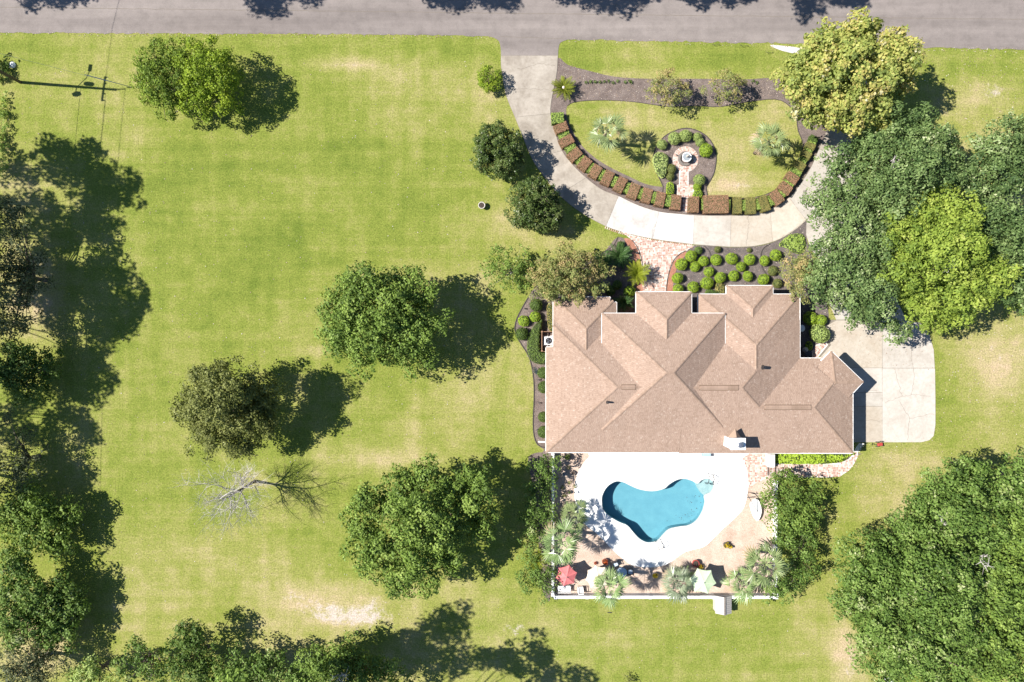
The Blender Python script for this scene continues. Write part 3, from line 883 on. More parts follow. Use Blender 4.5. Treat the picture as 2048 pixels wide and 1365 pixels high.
ROOFS, CAPS = [], []
def hip_roof(label, org, rot, w_, d_, ze, hipL, hipR, clips=None, pitch=PITCH, gutters='', vis=None):
    """hip roof over the rectangle w_ (ridge direction) by d_, centred at org, turned by rot. hipL / hipR: which ridge ends are hipped"""
    c, s = math.cos(rot), math.sin(rot)
    W = lambda x, y: (org[0] + x * c - y * s, org[1] + x * s + y * c)
    h = d_ / 2
    rl, rr = (-w_ / 2 + h if hipL else -w_ / 2), (w_ / 2 - h if hipR else w_ / 2)
    faces = [([(-w_ / 2, -h), (w_ / 2, -h), (rr, 0), (rl, 0)], (0, 1), -h), ([(w_ / 2, h), (-w_ / 2, h), (rl, 0), (rr, 0)], (0, -1), -h)]
    if hipL: faces.append(([(-w_ / 2, h), (-w_ / 2, -h), (rl, 0)], (1, 0), -w_ / 2))
    if hipR: faces.append(([(w_ / 2, -h), (w_ / 2, h), (rr, 0)], (-1, 0), -w_ / 2))
    SH, DK = [], []
    for poly, up, e0 in faces:
        if rr - rl < 1e-6: poly = poly[:3]
        pw = [W(*q) for q in poly]
        U = (up[0] * c - up[1] * s, up[0] * s + up[1] * c)
        E0 = e0 + org[0] * U[0] + org[1] * U[1]
        subs = [pw]
        for cl in (clips or []):
            nxt = []
            for q in subs: nxt += cl(q)
            subs = nxt
        for q in subs:
            if len(q) < 3: continue
            ROOFS.append((len(CAPS), q, U, E0, ze, pitch))
            SH.append(shingle_face(q, None, E0, ze, U, pitch))
            DK.append(([(x, y, ze + pitch * (x * U[0] + y * U[1] - E0)) for x, y in q], [tuple(range(len(q)))]))
            DK.append(([(x, y, ze - .13) for x, y in q][::-1], [tuple(range(len(q)))]))
    rf = part('roof', cat(*DK), M['roof_deck'], house, label=label)
    part('shingles', cat(*SH), M['shingle'], rf, kind='stuff')
    zr = ze + pitch * h
    RL, RR = (*W(rl, 0), zr), (*W(rr, 0), zr)
    runs = [(RL, RR)] if rr - rl > .3 else []
    for on, e, x in ((hipL, RL, -w_ / 2), (hipR, RR, w_ / 2)):
        if on:
            for y in (-h, h): runs.append(((*W(x, y), ze), e))
    CAPS.append((rf, runs))
    return rf

def gutter(pl, z=ZE, closed=False):
    """white fascia board with a gutter along a run of eave points"""
    part('gutter', cat(*[cat(ribbon([a, b], .10, z - .14, z + .015), ribbon([a, b], .03, z - .2, z - .1)) for a, b in zip(pl[:-1], pl[1:])]), M['white'], house)

def rect(x0, y0, x1, y1, z=ZE):
    """eave rectangle given by zoom pixels; returns centre, width, depth"""
    a, b = Z(x0, y0, z), Z(x1, y1, z)
    return ((a[0] + b[0]) / 2, (a[1] + b[1]) / 2), abs(b[0] - a[0]), abs(a[1] - b[1])
Z1 = 3.95
# west block, notched at its front corner
o, a, d = rect(123, 285, 900, 1068)
nx_, ny_ = Z(165, 452)
def notch_a(q):
    return [clip(q, 0, -1, -ny_), clip(clip(q, 0, 1, ny_), 1, 0, nx_)]
hip_roof('low hip roof over the west end', o, 0, a, d, ZE, True, False, [notch_a])
# front west wing
o, a, d = rect(165, 160, 535, 560)
bx, by = Z(498, 190)
hip_roof('front wing roof beside the brown crape myrtle', o, R(-90), d, a, ZE, True, False, [lambda q: [clip(q, 0, -1, -by), clip(clip(q, 0, 1, by), -1, 0, -bx)]])
# tall middle block
o, a, d = rect(450, 255, 1170, 936, Z1)
hip_roof('tall central hip roof with a short ridge', o, 0, a, d, Z1, True, True, None, .48)
cen = o
# entry gable on the middle block
o, a, d = rect(650, 130, 974, 560, Z1)
hip_roof('entry roof over the front door', o, R(-90), d, a, Z1, True, False, None, .46)
# east-middle block
o, a, d = rect(900, 287, 1608, 1073)
hip_roof('low hip roof between the centre and the garage', o, 0, a, d, ZE, False, True, [lambda q: [q]])
# front east wing
o, a, d = rect(1013, 143, 1606.5, 620)
hip_roof('front wing roof behind the ball shrubs', o, R(-90), d, a, ZE - .006, True, False)
o, a, d = rect(1178, 93, 1450, 330)
hip_roof('small bay roof above the ball shrubs', o, R(-90), d, a, ZE, True, False)
# garage block and its turned bay
o, a, d = rect(1300, 517, 1918, 1072)
g_rect = (o, a, d)
A_, B_ = np.array(Z(1785, 475)), np.array(Z(1973, 655))
mid_ = (A_ + B_) / 2
wv_ = np.linalg.norm(B_ - A_)
out = np.array([(B_ - A_)[1], -(B_ - A_)[0]]) / wv_
if out[0] < 0: out = -out
ap_ = mid_ - out * (wv_ / 2)              # where the bay's ridge ends
lat = np.array([-out[1], out[0]])
def bay_cut(q):
    far = clip(q, out[0], out[1], float(ap_ @ out))
    far = clip(far, -out[0], -out[1], -float(mid_ @ out)) if far else far
    m_ = float(mid_ @ lat)
    return [clip(q, -out[0], -out[1], -float(ap_ @ out)), clip(far, lat[0], lat[1], m_ + wv_ / 2 - .05) if far else [], clip(far, -lat[0], -lat[1], -(m_ - wv_ / 2 + .05)) if far else []]
o, a, d = g_rect
hip_roof('low hip roof over the garage', o, 0, a, d, ZE - .008, False, True, [bay_cut])
Lk = 4.6
ko = mid_ - out * Lk / 2
hip_roof('turned garage bay roof above the parking pad', tuple(ko), math.atan2(out[1], out[0]), Lk, wv_, ZE + .2, False, True, None, .33)
# caps only where a hip or ridge stands clear of every other roof
for ci, (rf, runs) in enumerate(CAPS):
    ms = []
    for p, q in runs:
        p, q = np.array(p), np.array(q)
        n = max(2, int(np.linalg.norm(q - p) / .24))
        ok = []
        for i in range(n):
            c = p + (q - p) * (i + .5) / n
            own, top_ = False, -9
            for rid, poly, U, E0, z0_, pt in ROOFS:
                if inside([(c[0], c[1])], offset_poly(poly, .12))[0]:
                    if rid == ci: own = True
                    else: top_ = max(top_, z0_ + pt * (c[0] * U[0] + c[1] * U[1] - E0))
            ok.append(own and top_ < c[2] - .03)
        i = 0
        while i < n:
            if ok[i]:
                j = i
                while j < n and ok[j]: j += 1
                ms.append(caps(p + (q - p) * i / n, p + (q - p) * j / n))
                i = j
            i += 1
    if ms: part('ridge_caps', cat(*ms), M['ridge_cap'], rf, kind='stuff')
# gutters along the visible eaves
for g in ([(123, 1066), (123, 455)], [(123, 452), (165, 452)], [(165, 452), (165, 160)], [(165, 160), (498, 160)], [(498, 160), (498, 190)], [(498, 190), (535, 190)], [(535, 190), (535, 252)],
          [(123, 1068), (1918, 1074)], [(1918, 1074), (1918, 715)], [(1735, 517), (1610, 517)], [(1608, 517), (1608, 143)],
          [(1608, 143), (1450, 143)], [(1450, 150), (1450, 93)], [(1450, 93), (1178, 93)], [(1178, 93), (1178, 143)], [(1178, 143), (1013, 143)], [(1013, 143), (1013, 262)]):
    gutter([Z(*q) for q in g])
for g in ([(1915, 718), (1973, 655)], [(1973, 655), (1785, 475)], [(1785, 475), (1725, 532)]):
    gutter([Z(*q) for q in g], ZE + .2)
for g in ([(450, 435), (450, 255)], [(450, 255), (650, 255)], [(650, 275), (650, 130)], [(650, 130), (974, 130)], [(974, 130), (974, 290)], [(974, 255), (1170, 255)], [(1170, 255), (1170, 440)], [(1170, 880), (1170, 936)]):
    gutter([Z(*q, Z1) for q in g], Z1)
# walls under the eaves
def wall(x0, y0, x1, y1, z0, z1, inset=.5):
    a, b = Z(x0, y0, z1), Z(x1, y1, z1)
    part('wall', box(a[0] + inset, b[0] - inset, b[1] + inset, a[1] - inset, z0, z1 - .14), M['house_brick'], house)
for q in ((130, 456, 1600, 1068), (172, 170, 495, 520), (1020, 150, 1600, 620), (1185, 100, 1443, 300)):
    wall(*q, 0, ZE)
wall(458, 262, 1163, 928, 0, Z1); wall(657, 137, 967, 400, 0, Z1)
hx = (B_ - A_) / wv_
q = mid_ - out * 2.4
part('wall', cbox(q[0], q[1], 0, 4.0, wv_ - 1.0, ZE - .14, math.atan2(out[1], out[0])), M['house_brick'], house)
gw = [Z(*q) for q in [(1300, 532), (1725, 532), (1780, 532), (1908, 690), (1908, 1064), (1300, 1064)]]
part('wall', prism(offset_poly(np.array(gw), -.45), 0, ZE - .14), M['house_brick'], house)
# garage door on the bay's outer wall
q = mid_ - out * .38
part('garage_door', cbox(q[0], q[1], .02, .08, wv_ - 1.6, 2.3, math.atan2(out[1], out[0])), M['white'], house)
# ridge vents: long boxes of short caps astride the ridges
def vent(x0, x1, y, zc):
    a, b = Z(x0, y, zc), Z(x1, y, zc)
    n = max(2, int((b[0] - a[0]) / .3))
    L = (b[0] - a[0]) / n
    vs = []
    for i in range(n):
        X = a[0] + i * L
        vs.append(([(X + .004, a[1] - .19, zc + .0), (X + L - .004, a[1] - .19, zc + .0), (X + L - .004, a[1], zc + .11), (X + .004, a[1], zc + .115), (X + .004, a[1] + .19, zc + .0), (X + L - .004, a[1] + .19, zc + .0),
                    (X + .004, a[1] - .19, zc - .1), (X + L - .004, a[1] - .19, zc - .1), (X + .004, a[1] + .19, zc - .1), (X + L - .004, a[1] + .19, zc - .1)],
                   [(0, 1, 2, 3), (3, 2, 5, 4), (6, 7, 1, 0), (4, 5, 9, 8), (6, 0, 3, 4, 8), (7, 9, 5, 2, 1)]))
    part('ridge_vent', cat(*vs), M['ridge_cap'], house)
    part('vent_flange', box(a[0] - .05, b[0] + .05, a[1] - .25, a[1] + .25, zc - .12, zc - .02), M['roof_deck'], house)
hA = ZE + PITCH * rect(123, 285, 900, 1068)[2] / 2
hE = ZE + PITCH * rect(900, 287, 1608, 1073)[2] / 2
hG = ZE + PITCH * rect(1300, 517, 1918, 1072)[2] / 2
def ridge_y(y0, y1, hz):
    """zoom row at which a ridge midway between two eaves shows"""
    yw = (Z(0, y0)[1] + Z(0, y1)[1]) / 2
    return ((682.5 - yw * 20 * H / (H - hz)) - 540) * 2.9257
vent(568, 645, ridge_y(285, 1068, hA), hA)
vent(1025, 1248, ridge_y(287, 1073, hE), hE)
vent(1406, 1672, ridge_y(517, 1072, hG), hG)
# vent pipes
for zx, zy, zz in ((485, 775, 5.2), (1395, 568, 4.9), (1393, 575, 4.9)):
    p = Z(zx, zy, zz)
    part('vent_pipe', cat(lathe(*p, [(.22, zz - .35), (.11, zz - .05), (.09, zz + .35), (.0, zz + .35)], 10)), M['dark_metal'], house)
# chimney with its saddle roof
c0, c1 = at(1462, 878, 5.6), at(1490, 899, 5.6)
ch = part('chimney', cat(box(c0[0], c1[0], c1[1], c0[1], 3.2, 5.5), box(c0[0] - .06, c1[0] + .06, c1[1] - .06, c0[1] + .06, 5.5, 5.62)), M['white'], house)
fx, fy = at(1480.5, 890.5, 5.9)
part('flue', lathe(fx, fy, [(.2, 5.62), (.2, 5.95), (.27, 5.95), (.27, 6.0), (.2, 6.02), (0, 6.03)], 18), M['steel'], ch, True)
q0, q1, q2 = Z(1183, 985, 4.6), Z(1290, 985, 4.4), Z(1228, 935, 4.9)
part('saddle', ([(q0[0], q0[1] - .05, 4.45), (q1[0] - .35, q1[1] - .05, 4.4), (q2[0], q2[1] + .1, 5.0), ((q0[0] + q1[0]) / 2 - .1, q0[1] - .05, 4.98), (q0[0], q0[1] - .05, 3.9), (q1[0] - .35, q1[1] - .05, 3.9)],
                [(0, 3, 2), (3, 1, 2), (4, 5, 1, 3, 0), (4, 0, 2), (5, 2, 1)]), M['ridge_cap'], ch)

# ================================================================ VEGETATION
def unit(a):
    return a / (np.linalg.norm(a, axis=1)[:, None] + 1e-9)

def leaf_arrays(P, Nn, size, asp=.6, fold=.25):
    """one folded four-sided leaf per point"""
    n = len(P)
    t = unit(np.cross(Nn, rng.normal(size=(n, 3))))
    u = np.cross(Nn, t)
    s = size[:, None]
    f = Nn * s * fold * rng.uniform(-.6, 1, (n, 1))
    V = np.stack([P - t * s * .5, P + u * s * asp * .5 + f * .3, P + t * s * .5 - f * .4, P - u * s * asp * .5 + f * .3], 1).reshape(-1, 3)
    return V, np.arange(4 * n).reshape(n, 4)

def crown_points(lobes, clump=.9, dens=130, flat=.6, seed=0, low=-.3, fill=.8, ragged=.12):
    """leaf positions, normals and tints of a crown. lobes: (centre xyz, radius)"""
    r_ = np.random.default_rng(seed)
    Ps, Ns, Ts, tips = [], [], [], []
    Cn = np.array([l[0] for l in lobes], float); Rd = np.array([l[1] for l in lobes], float)
    for li, (c, r) in enumerate(zip(Cn, Rd)):
        cl_ = clump * 1.3
        n = max(5, int(2 * math.pi * r * r / (cl_ * cl_) * .8))
        d = unit(r_.normal(size=(n * 2, 3)))
        d = d[d[:, 2] > low][:n]
        lt = r_.uniform(-.14, .14)
        rad = r * r_.uniform(.70, 1.0 + ragged, len(d)) * (1 + .12 * np.sin(d[:, 0] * 5 + li) * np.sin(d[:, 1] * 6 + 2 * li))
        cc = c + d * rad[:, None] * np.array([1, 1, flat])
        dd = np.linalg.norm((cc[:, None] - Cn[None]) / np.array([1, 1, flat]), axis=2) / Rd[None]
        dd[:, li] = 9
        ok = (dd.min(1) > .62) & (r_.random(len(d)) > .12)
        for q, dq in zip(cc[ok], d[ok]):
            rc = clump * 1.3 * r_.uniform(.4, 1.15)
            m_ = int(1.25 * dens * rc * rc * r_.uniform(.8, 1.1))
            if m_ < 3: continue
            e = unit(r_.normal(size=(m_, 3)) + dq * .6 + np.array([0, 0, .6]))
            p = q + e * (rc * r_.uniform(.5, 1.0, (m_, 1)) ** .5) * np.array([1, 1, .8]) * (1 + .25 * np.sin(e[:, :1] * 6 + e[:, 1:2] * 5))
            nn = unit(e + r_.normal(0, .5, (m_, 3)) + np.array([-.1, 0, .15]))
            Ps.append(p); Ns.append(nn)
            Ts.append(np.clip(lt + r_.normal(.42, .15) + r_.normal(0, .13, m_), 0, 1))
            tips.append(q)
        # thin inner leaves, tinted darker so gaps between clumps look shaded
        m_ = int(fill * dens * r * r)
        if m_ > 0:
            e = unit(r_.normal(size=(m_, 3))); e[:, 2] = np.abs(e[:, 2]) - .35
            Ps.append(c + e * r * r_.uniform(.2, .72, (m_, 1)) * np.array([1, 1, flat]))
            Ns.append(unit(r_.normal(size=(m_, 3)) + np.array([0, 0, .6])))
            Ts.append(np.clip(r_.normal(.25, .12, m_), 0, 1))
    return np.concatenate(Ps), np.concatenate(Ns), np.concatenate(Ts), tips

def limbs(base, height, tips, r0, seed, lean=(0, 0), nl=26):
    """tapered trunk with forking limbs to some of the clumps"""
    r_ = np.random.default_rng(seed)
    top = np.array([base[0] + lean[0], base[1] + lean[1], height * .45])
    b = np.array([base[0], base[1], -.1])
    ms = [tube([b, b + (top - b) * .08 + r_.normal(0, .03, 3) * [1, 1, 0], b + (top - b) * .5 + r_.normal(0, .12, 3) * [1, 1, 0], top], [r0 * 1.35, r0, r0 * .85, r0 * .6], 8)]
    T = [np.array(t) for t in tips]
    r_.shuffle(T)
    for t in T[:nl]:
        s = b + (top - b) * r_.uniform(.55, 1)
        m1 = s + (t - s) * .5 + r_.normal(0, .25, 3) + [0, 0, .3]
        rr = r0 * r_.uniform(.22, .42)
        ms.append(tube([s, s + (m1 - s) * .5 + r_.normal(0, .1, 3), m1, t], [rr, rr * .8, rr * .55, rr * .15], 5, False))
    return cat(*ms)

def tree(name, label, mat_, lobes_px, zmid, base_px=None, leaf=.27, dens=130, clump=.85, flat=.72, trunk=.22, bark='bark', cat_='tree', group=None, seed=1, fill=.8, low=-.3, asp=.6, ragged=.12):
    """lobes_px: (px, py, radius px[, height]) as the crown shows in the photo; real heights come from zmid or the fourth value"""
    L = []
    for l in lobes_px:
        z = (l[3] if len(l) > 3 else zmid)
        if len(lobes_px) > 5 and z > 4: z *= .9 + .24 * (math.sin(seed * 13.7 + len(L) * 2.4) * .5 + .5)
        x, y = at(l[0], l[1], z)
        L.append(((x, y, z), l[2] / 20 * (H - z) / H))
    if cat_ == 'tree' and mat_ not in ('cedar', 'cedar_dark', 'magnolia'):
        r_ = np.random.default_rng(seed * 31)
        L2 = []
        for c, r in L:
            if r < 1.25: L2.append((c, r)); continue
            g0 = r_.uniform(0, 6.28)
            for q in range(4):
                g = g0 + q * 1.571 + r_.uniform(-.3, .3)
                d = r * r_.uniform(.42, .56)
                rr = r * r_.uniform(.46, .64)
                L2.append(((c[0] + d * math.cos(g), c[1] + d * math.sin(g), c[2] + r * r_.uniform(-.5, .32)), rr))
            L2.append(((c[0], c[1], c[2] + r * .18), r * .55))
        Lb, L = L, L2
    else: Lb = L
    if base_px is None:
        w_ = np.array([l[1] ** 2 for l in L]); cx = np.array([l[0][:2] for l in L])
        base = (cx * w_[:, None]).sum(0) / w_.sum()
    else:
        base = np.array(at(*base_px))
    return tree_w(name, label, mat_, L, base, leaf, dens, clump, flat, trunk, bark, cat_, group, seed, fill, low, asp, ragged)

def tree_w(name, label, mat_, L, base, leaf=.27, dens=130, clump=.85, flat=.72, trunk=.22, bark='bark', cat_='tree', group=None, seed=1, fill=.8, low=-.3, asp=.6, ragged=.12):
    P, Nn, T, tips = crown_points(L, clump, dens, flat, seed, low, fill, ragged)
    zlow = min(l[0][2] - l[1] * flat for l in L)
    keep = P[:, 2] > max(.15, min(zlow, .5))
    P, Nn, T = P[keep], Nn[keep], T[keep]
    t = empty(name, (float(base[0]), float(base[1]), 0), label, cat_, group)
    Pl = P - np.array([base[0], base[1], 0])
    size = leaf * rng.uniform(.6, 1.25, len(P))
    V_, F_ = leaf_arrays(Pl, Nn, size, asp)
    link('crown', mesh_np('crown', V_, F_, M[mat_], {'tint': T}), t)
    hgt = max(l[0][2] for l in L)
    vf = limbs((0, 0), hgt, [q - np.array([base[0], base[1], 0]) for q in tips], trunk, seed, (0, 0), 6 if name == 'tall_tree' else 26)
    link('trunk', mesh_py('trunk', vf, M[bark], True), t)
    return t

# ---- trees standing on the lawn
tree('cedar_tree', 'dark bushy cedar by the road, deeper green one of the close pair', 'cedar_dark', [(318, 130, 38, 3.2), (312, 175, 34, 2.8), (345, 205, 34, 2.4), (335, 160, 42, 3.6), (300, 150, 24, 2.4), (362, 110, 30, 3), (330, 100, 20, 2.8)], 4.5, (350, 185), leaf=.19, dens=220, clump=.42, flat=.8, seed=2, ragged=.12)
tree('cedar_tree', 'brighter yellow-green cedar by the road, lighter one of the close pair', 'cedar', [(412, 150, 50, 4.2), (400, 195, 40, 3.2), (440, 185, 40, 3.2), (450, 150, 32, 3), (390, 120, 34, 3.6), (425, 112, 30, 3.2), (375, 150, 22, 3.4), (455, 205, 25, 2.4)], 5, (435, 185), leaf=.19, dens=220, clump=.42, flat=.8, seed=3, ragged=.12)
tree('magnolia_tree', 'compact dark magnolia beside the driveway, nearer the round bush', 'magnolia', [(996, 302, 50, 2.8), (976, 316, 34, 2.4), (1014, 322, 34, 2.3), (988, 282, 32, 2.6)], 3, (998, 312), leaf=.19, dens=300, clump=.34, flat=.9, seed=4, ragged=0, fill=1.2)
tree('magnolia_tree', 'compact dark magnolia beside the driveway, nearer the house', 'magnolia', [(1070, 410, 51, 2.8), (1050, 424, 34, 2.4), (1090, 428, 34, 2.3), (1064, 390, 32, 2.6)], 3, (1070, 420), leaf=.19, dens=300, clump=.34, flat=.9, seed=5, ragged=0, fill=1.2)
tree('oak_tree', 'broad oak on open lawn with its top toward the house front', 'oak', [(760, 640, 62, 7), (700, 640, 52, 6), (690, 600, 38, 5.2), (725, 585, 42, 6), (790, 590, 42, 6), (840, 600, 36, 5.2), (835, 660, 46, 5.8), (800, 700, 46, 5.2), (740, 700, 46, 5.4), (675, 675, 38, 4.8), (850, 705, 26, 4.2), (870, 640, 20, 4.4), (655, 640, 24, 4.4), (815, 560, 22, 4.6), (770, 560, 26, 4.8), (730, 555, 22, 4.6)], 5.5, (800, 650), leaf=.26, dens=125, clump=.62, seed=6, ragged=.2)
tree('oak_tree', 'olive-brown round oak standing left of the others on the lawn', 'olive', [(440, 800, 58, 6.6), (400, 830, 42, 5.4), (375, 815, 32, 4.6), (410, 770, 36, 5.4), (450, 755, 34, 5.4), (490, 770, 36, 5.4), (520, 790, 36, 4.8), (490, 830, 48, 5.6), (440, 870, 42, 5), (480, 885, 32, 4.2), (525, 850, 34, 4.2), (545, 815, 22, 4), (400, 875, 26, 4.4), (550, 770, 18, 3.6)], 5, (480, 815), leaf=.22, dens=170, clump=.6, seed=7, ragged=.15)
tree('oak_tree', 'largest round oak on the lawn, beside the pool hedge', 'oak', [(840, 1050, 66, 8), (775, 1010, 46, 6.8), (735, 1005, 30, 6), (730, 1060, 42, 6.2), (760, 1100, 48, 6.4), (820, 1120, 48, 6.4), (805, 1155, 30, 5.4), (845, 1165, 26, 5), (885, 1115, 36, 6), (905, 1130, 24, 5), (900, 1062, 34, 5.6), (965, 1050, 34, 5.8), (948, 1000, 40, 6.4), (948, 958, 30, 5.8), (900, 985, 38, 6.8), (850, 950, 34, 5.8), (820, 980, 38, 6.4), (810, 950, 20, 5), (715, 1110, 22, 5.2), (706, 1045, 22, 5)], 6, (880, 1045), leaf=.27, dens=120, clump=.62, seed=8, ragged=.2)
tree('sycamore_tree', 'yellow and gold leafed tree leaning over the road edge', 'sycamore', [(1700, 140, 66, 9.5), (1650, 160, 48, 8), (1610, 180, 40, 7), (1600, 140, 32, 6.6), (1640, 105, 42, 7.6), (1680, 80, 34, 7.2), (1730, 85, 42, 7.8), (1780, 110, 44, 7.6), (1790, 155, 40, 7), (1740, 190, 46, 7.4), (1690, 210, 44, 7), (1640, 220, 36, 6.2), (1610, 230, 26, 5.4), (1690, 255, 24, 5), (1760, 220, 26, 5.8), (1575, 165, 22, 5.6), (1650, 60, 18, 6), (1800, 90, 22, 6.2)], 7, (1655, 205), leaf=.30, dens=125, clump=.62, trunk=.28, seed=9, ragged=.22, asp=.75)
# ---- big trees to the right
tree('live_oak', 'spreading grey-green live oak over the driveway, beside the sycamore', 'live_oak', [(1790, 270, 52, 7), (1850, 285, 46, 7), (1740, 300, 48, 7), (1690, 330, 40, 6.4), (1655, 325, 22, 5.4), (1760, 350, 62, 8), (1830, 345, 56, 8), (1890, 330, 46, 7), (1710, 390, 46, 7), (1660, 375, 28, 5.6), (1780, 410, 52, 7.6), (1650, 415, 28, 5.4), (1690, 440, 38, 6.6), (1890, 275, 28, 5.6), (1840, 245, 26, 5.6), (1632, 405, 14, 5)], 7, (1800, 370), leaf=.24, dens=125, clump=.62, trunk=.4, seed=10, ragged=.25)
tree('live_oak', 'grey-green live oak overhanging the parking pad beside the house', 'live_oak', [(1700, 490, 52, 7), (1650, 500, 34, 6), (1740, 520, 52, 7.4), (1680, 540, 44, 6.6), (1650, 565, 36, 6), (1700, 590, 42, 6.4), (1750, 590, 48, 6.8), (1660, 605, 26, 5.2), (1725, 625, 32, 5.4), (1765, 640, 28, 5), (1740, 460, 42, 6.8), (1790, 655, 20, 4.4), (1800, 680, 12, 4), (1700, 640, 14, 4.4)], 6.5, (1720, 545), leaf=.24, dens=125, clump=.62, trunk=.35, seed=11, ragged=.25)
tree('water_oak', 'bright yellow-green tree between the grey live oaks', 'yellow_oak', [(1880, 500, 62, 8.8), (1820, 500, 44, 7.8), (1860, 440, 46, 8), (1920, 445, 42, 8), (1950, 520, 46, 8), (1985, 545, 38, 7), (1920, 570, 52, 7.8), (1870, 575, 46, 7.4), (1810, 550, 40, 7), (1850, 620, 38, 6.4), (1900, 625, 36, 6.2), (1950, 595, 36, 6.6), (1780, 515, 34, 6.8), (1890, 405, 26, 6.8), (1800, 455, 30, 7), (1830, 590, 30, 6.2), (1925, 410, 22, 6.6)], 7.5, (1870, 540), leaf=.27, dens=125, clump=.62, trunk=.35, seed=12, ragged=.22)
tree('live_oak', 'grey-green live oak at the photo edge above the yellow-green tree', 'live_oak', [(2000, 300, 46, 7), (2040, 280, 40, 7), (1960, 320, 36, 6.4), (2020, 350, 50, 7.6), (1970, 370, 40, 7), (2060, 340, 44, 7), (2040, 245, 24, 6), (1940, 350, 30, 6)], 7, (1980, 350), leaf=.24, dens=125, clump=.62, trunk=.32, seed=13, ragged=.25)
tree('live_oak', 'dark live oak at the photo edge beside the yellow-green tree', 'live_oak', [(2010, 440, 44, 7.4), (1975, 425, 32, 6.8), (2050, 450, 40, 7.4), (2020, 490, 40, 7), (2050, 540, 36, 6.4), (2040, 585, 32, 5.8), (1985, 470, 28, 6.4)], 7, (1985, 480), leaf=.24, dens=125, clump=.62, trunk=.3, seed=14, ragged=.25)
tree('yellow_shrub', 'small lime green tree at the photo edge over dry grass', 'yellow_oak', [(2035, 610, 22, 3), (2050, 590, 22, 3.4)], 3, (2030, 612), leaf=.24, clump=.5, trunk=.1, seed=15)
# ---- lower right wood
FO = 'trees of the lower right wood'
tree('live_oak', 'deep green oak of the lower right wood, uppermost, next to a bare dry patch', 'forest_oak', [(1900, 975, 48, 8), (1860, 985, 38, 7), (1930, 950, 36, 7), (1845, 1010, 36, 6.6), (1900, 1030, 52, 8), (1960, 1000, 40, 7.4), (1960, 1050, 46, 8), (1830, 1055, 40, 7), (1870, 1080, 42, 7.6), (1815, 1000, 16, 5)], 7, (1880, 1010), group=FO, leaf=.25, dens=120, clump=.62, trunk=.35, seed=16, ragged=.25)
tree('live_oak', 'deep green oak of the lower right wood, at its lawn side tip', 'forest_oak', [(1740, 1140, 50, 7.4), (1710, 1115, 30, 6), (1765, 1095, 40, 6.8), (1720, 1180, 44, 6.8), (1770, 1180, 52, 7.8), (1700, 1215, 30, 5.8), (1760, 1235, 48, 7.2), (1725, 1255, 34, 6), (1810, 1150, 44, 7.8), (1690, 1180, 18, 5.2), (1820, 1105, 36, 7.2), (1712, 1090, 16, 5)], 7, (1770, 1150), group=FO, leaf=.25, dens=120, clump=.62, trunk=.35, seed=17, ragged=.25)
tree('live_oak', 'deep green oak of the lower right wood, in its middle around a bare grey limb', 'forest_oak', [(1860, 1150, 56, 8.8), (1910, 1130, 50, 8.6), (1850, 1210, 52, 8.2), (1910, 1200, 56, 8.8), (1960, 1165, 46, 8.2), (1890, 1250, 44, 7.8), (1820, 1240, 36, 7.2), (1960, 1110, 38, 8)], 8, (1860, 1130), group=FO, leaf=.25, dens=120, clump=.62, trunk=.4, seed=18, ragged=.25)
tree('live_oak', 'deep green oak at the bottom of the wood, over the pale sandy edge', 'forest_oak', [(1780, 1290, 46, 6.8), (1740, 1295, 30, 5.6), (1830, 1300, 48, 7.4), (1880, 1310, 46, 7.6), (1790, 1330, 36, 6), (1850, 1345, 40, 6.8), (1900, 1360, 40, 7), (1745, 1330, 20, 4.6), (1930, 1270, 40, 7.8), (1770, 1358, 22, 4.8)], 7, (1800, 1270), group=FO, leaf=.25, dens=120, clump=.62, trunk=.35, seed=19, ragged=.25)
tree('water_oak', 'lighter green tree at the lower right corner of the wood', 'oak', [(1990, 1290, 48, 8), (2035, 1280, 44, 8), (2000, 1340, 46, 7.6), (1960, 1330, 34, 6.8), (2050, 1340, 40, 7.6), (1985, 1250, 28, 7)], 7.5, (1960, 1240), group=FO, leaf=.26, dens=120, clump=.62, trunk=.3, seed=20, ragged=.2)
tree('water_oak', 'mid green leafy tree at the photo edge within the wood', 'oak', [(2020, 1090, 46, 8.4), (2050, 1060, 36, 8), (2000, 1145, 42, 8), (2045, 1150, 44, 8.4), (2020, 1205, 42, 8), (2055, 1220, 36, 8), (1985, 1195, 30, 7.4)], 8, (1970, 1090), group=FO, leaf=.26, dens=120, clump=.62, trunk=.3, seed=21, ragged=.2)
tree('live_oak', 'deep green oak at the photo edge, apart from the wood across a shaded gap', 'forest_oak', [(2040, 930, 26, 6.6), (2020, 970, 28, 6.4), (2050, 985, 40, 7.4), (2005, 1010, 30, 6.8), (2060, 940, 30, 7)], 7, (2000, 950), group=FO, leaf=.25, dens=120, clump=.62, trunk=.3, seed=22, ragged=.25)
# ---- left and bottom edge trees
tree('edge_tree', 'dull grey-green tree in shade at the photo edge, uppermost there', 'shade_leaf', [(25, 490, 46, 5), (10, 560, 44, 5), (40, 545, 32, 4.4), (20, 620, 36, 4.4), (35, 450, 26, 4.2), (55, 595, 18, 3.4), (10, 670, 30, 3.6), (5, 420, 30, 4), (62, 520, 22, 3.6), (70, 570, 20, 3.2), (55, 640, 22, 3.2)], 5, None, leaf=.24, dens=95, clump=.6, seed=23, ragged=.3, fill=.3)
tree('edge_tree', 'deep green low tree standing in the middle of the long edge shadow', 'bush_dark', [(30, 715, 34, 3.3), (70, 725, 30, 3.0), (45, 755, 30, 2.7), (10, 750, 28, 3.0), (90, 750, 18, 2.2), (100, 720, 20, 2.6), (60, 790, 24, 2.6), (95, 775, 18, 2.3)], 4, None, leaf=.26, dens=130, clump=.55, seed=24, ragged=.2)
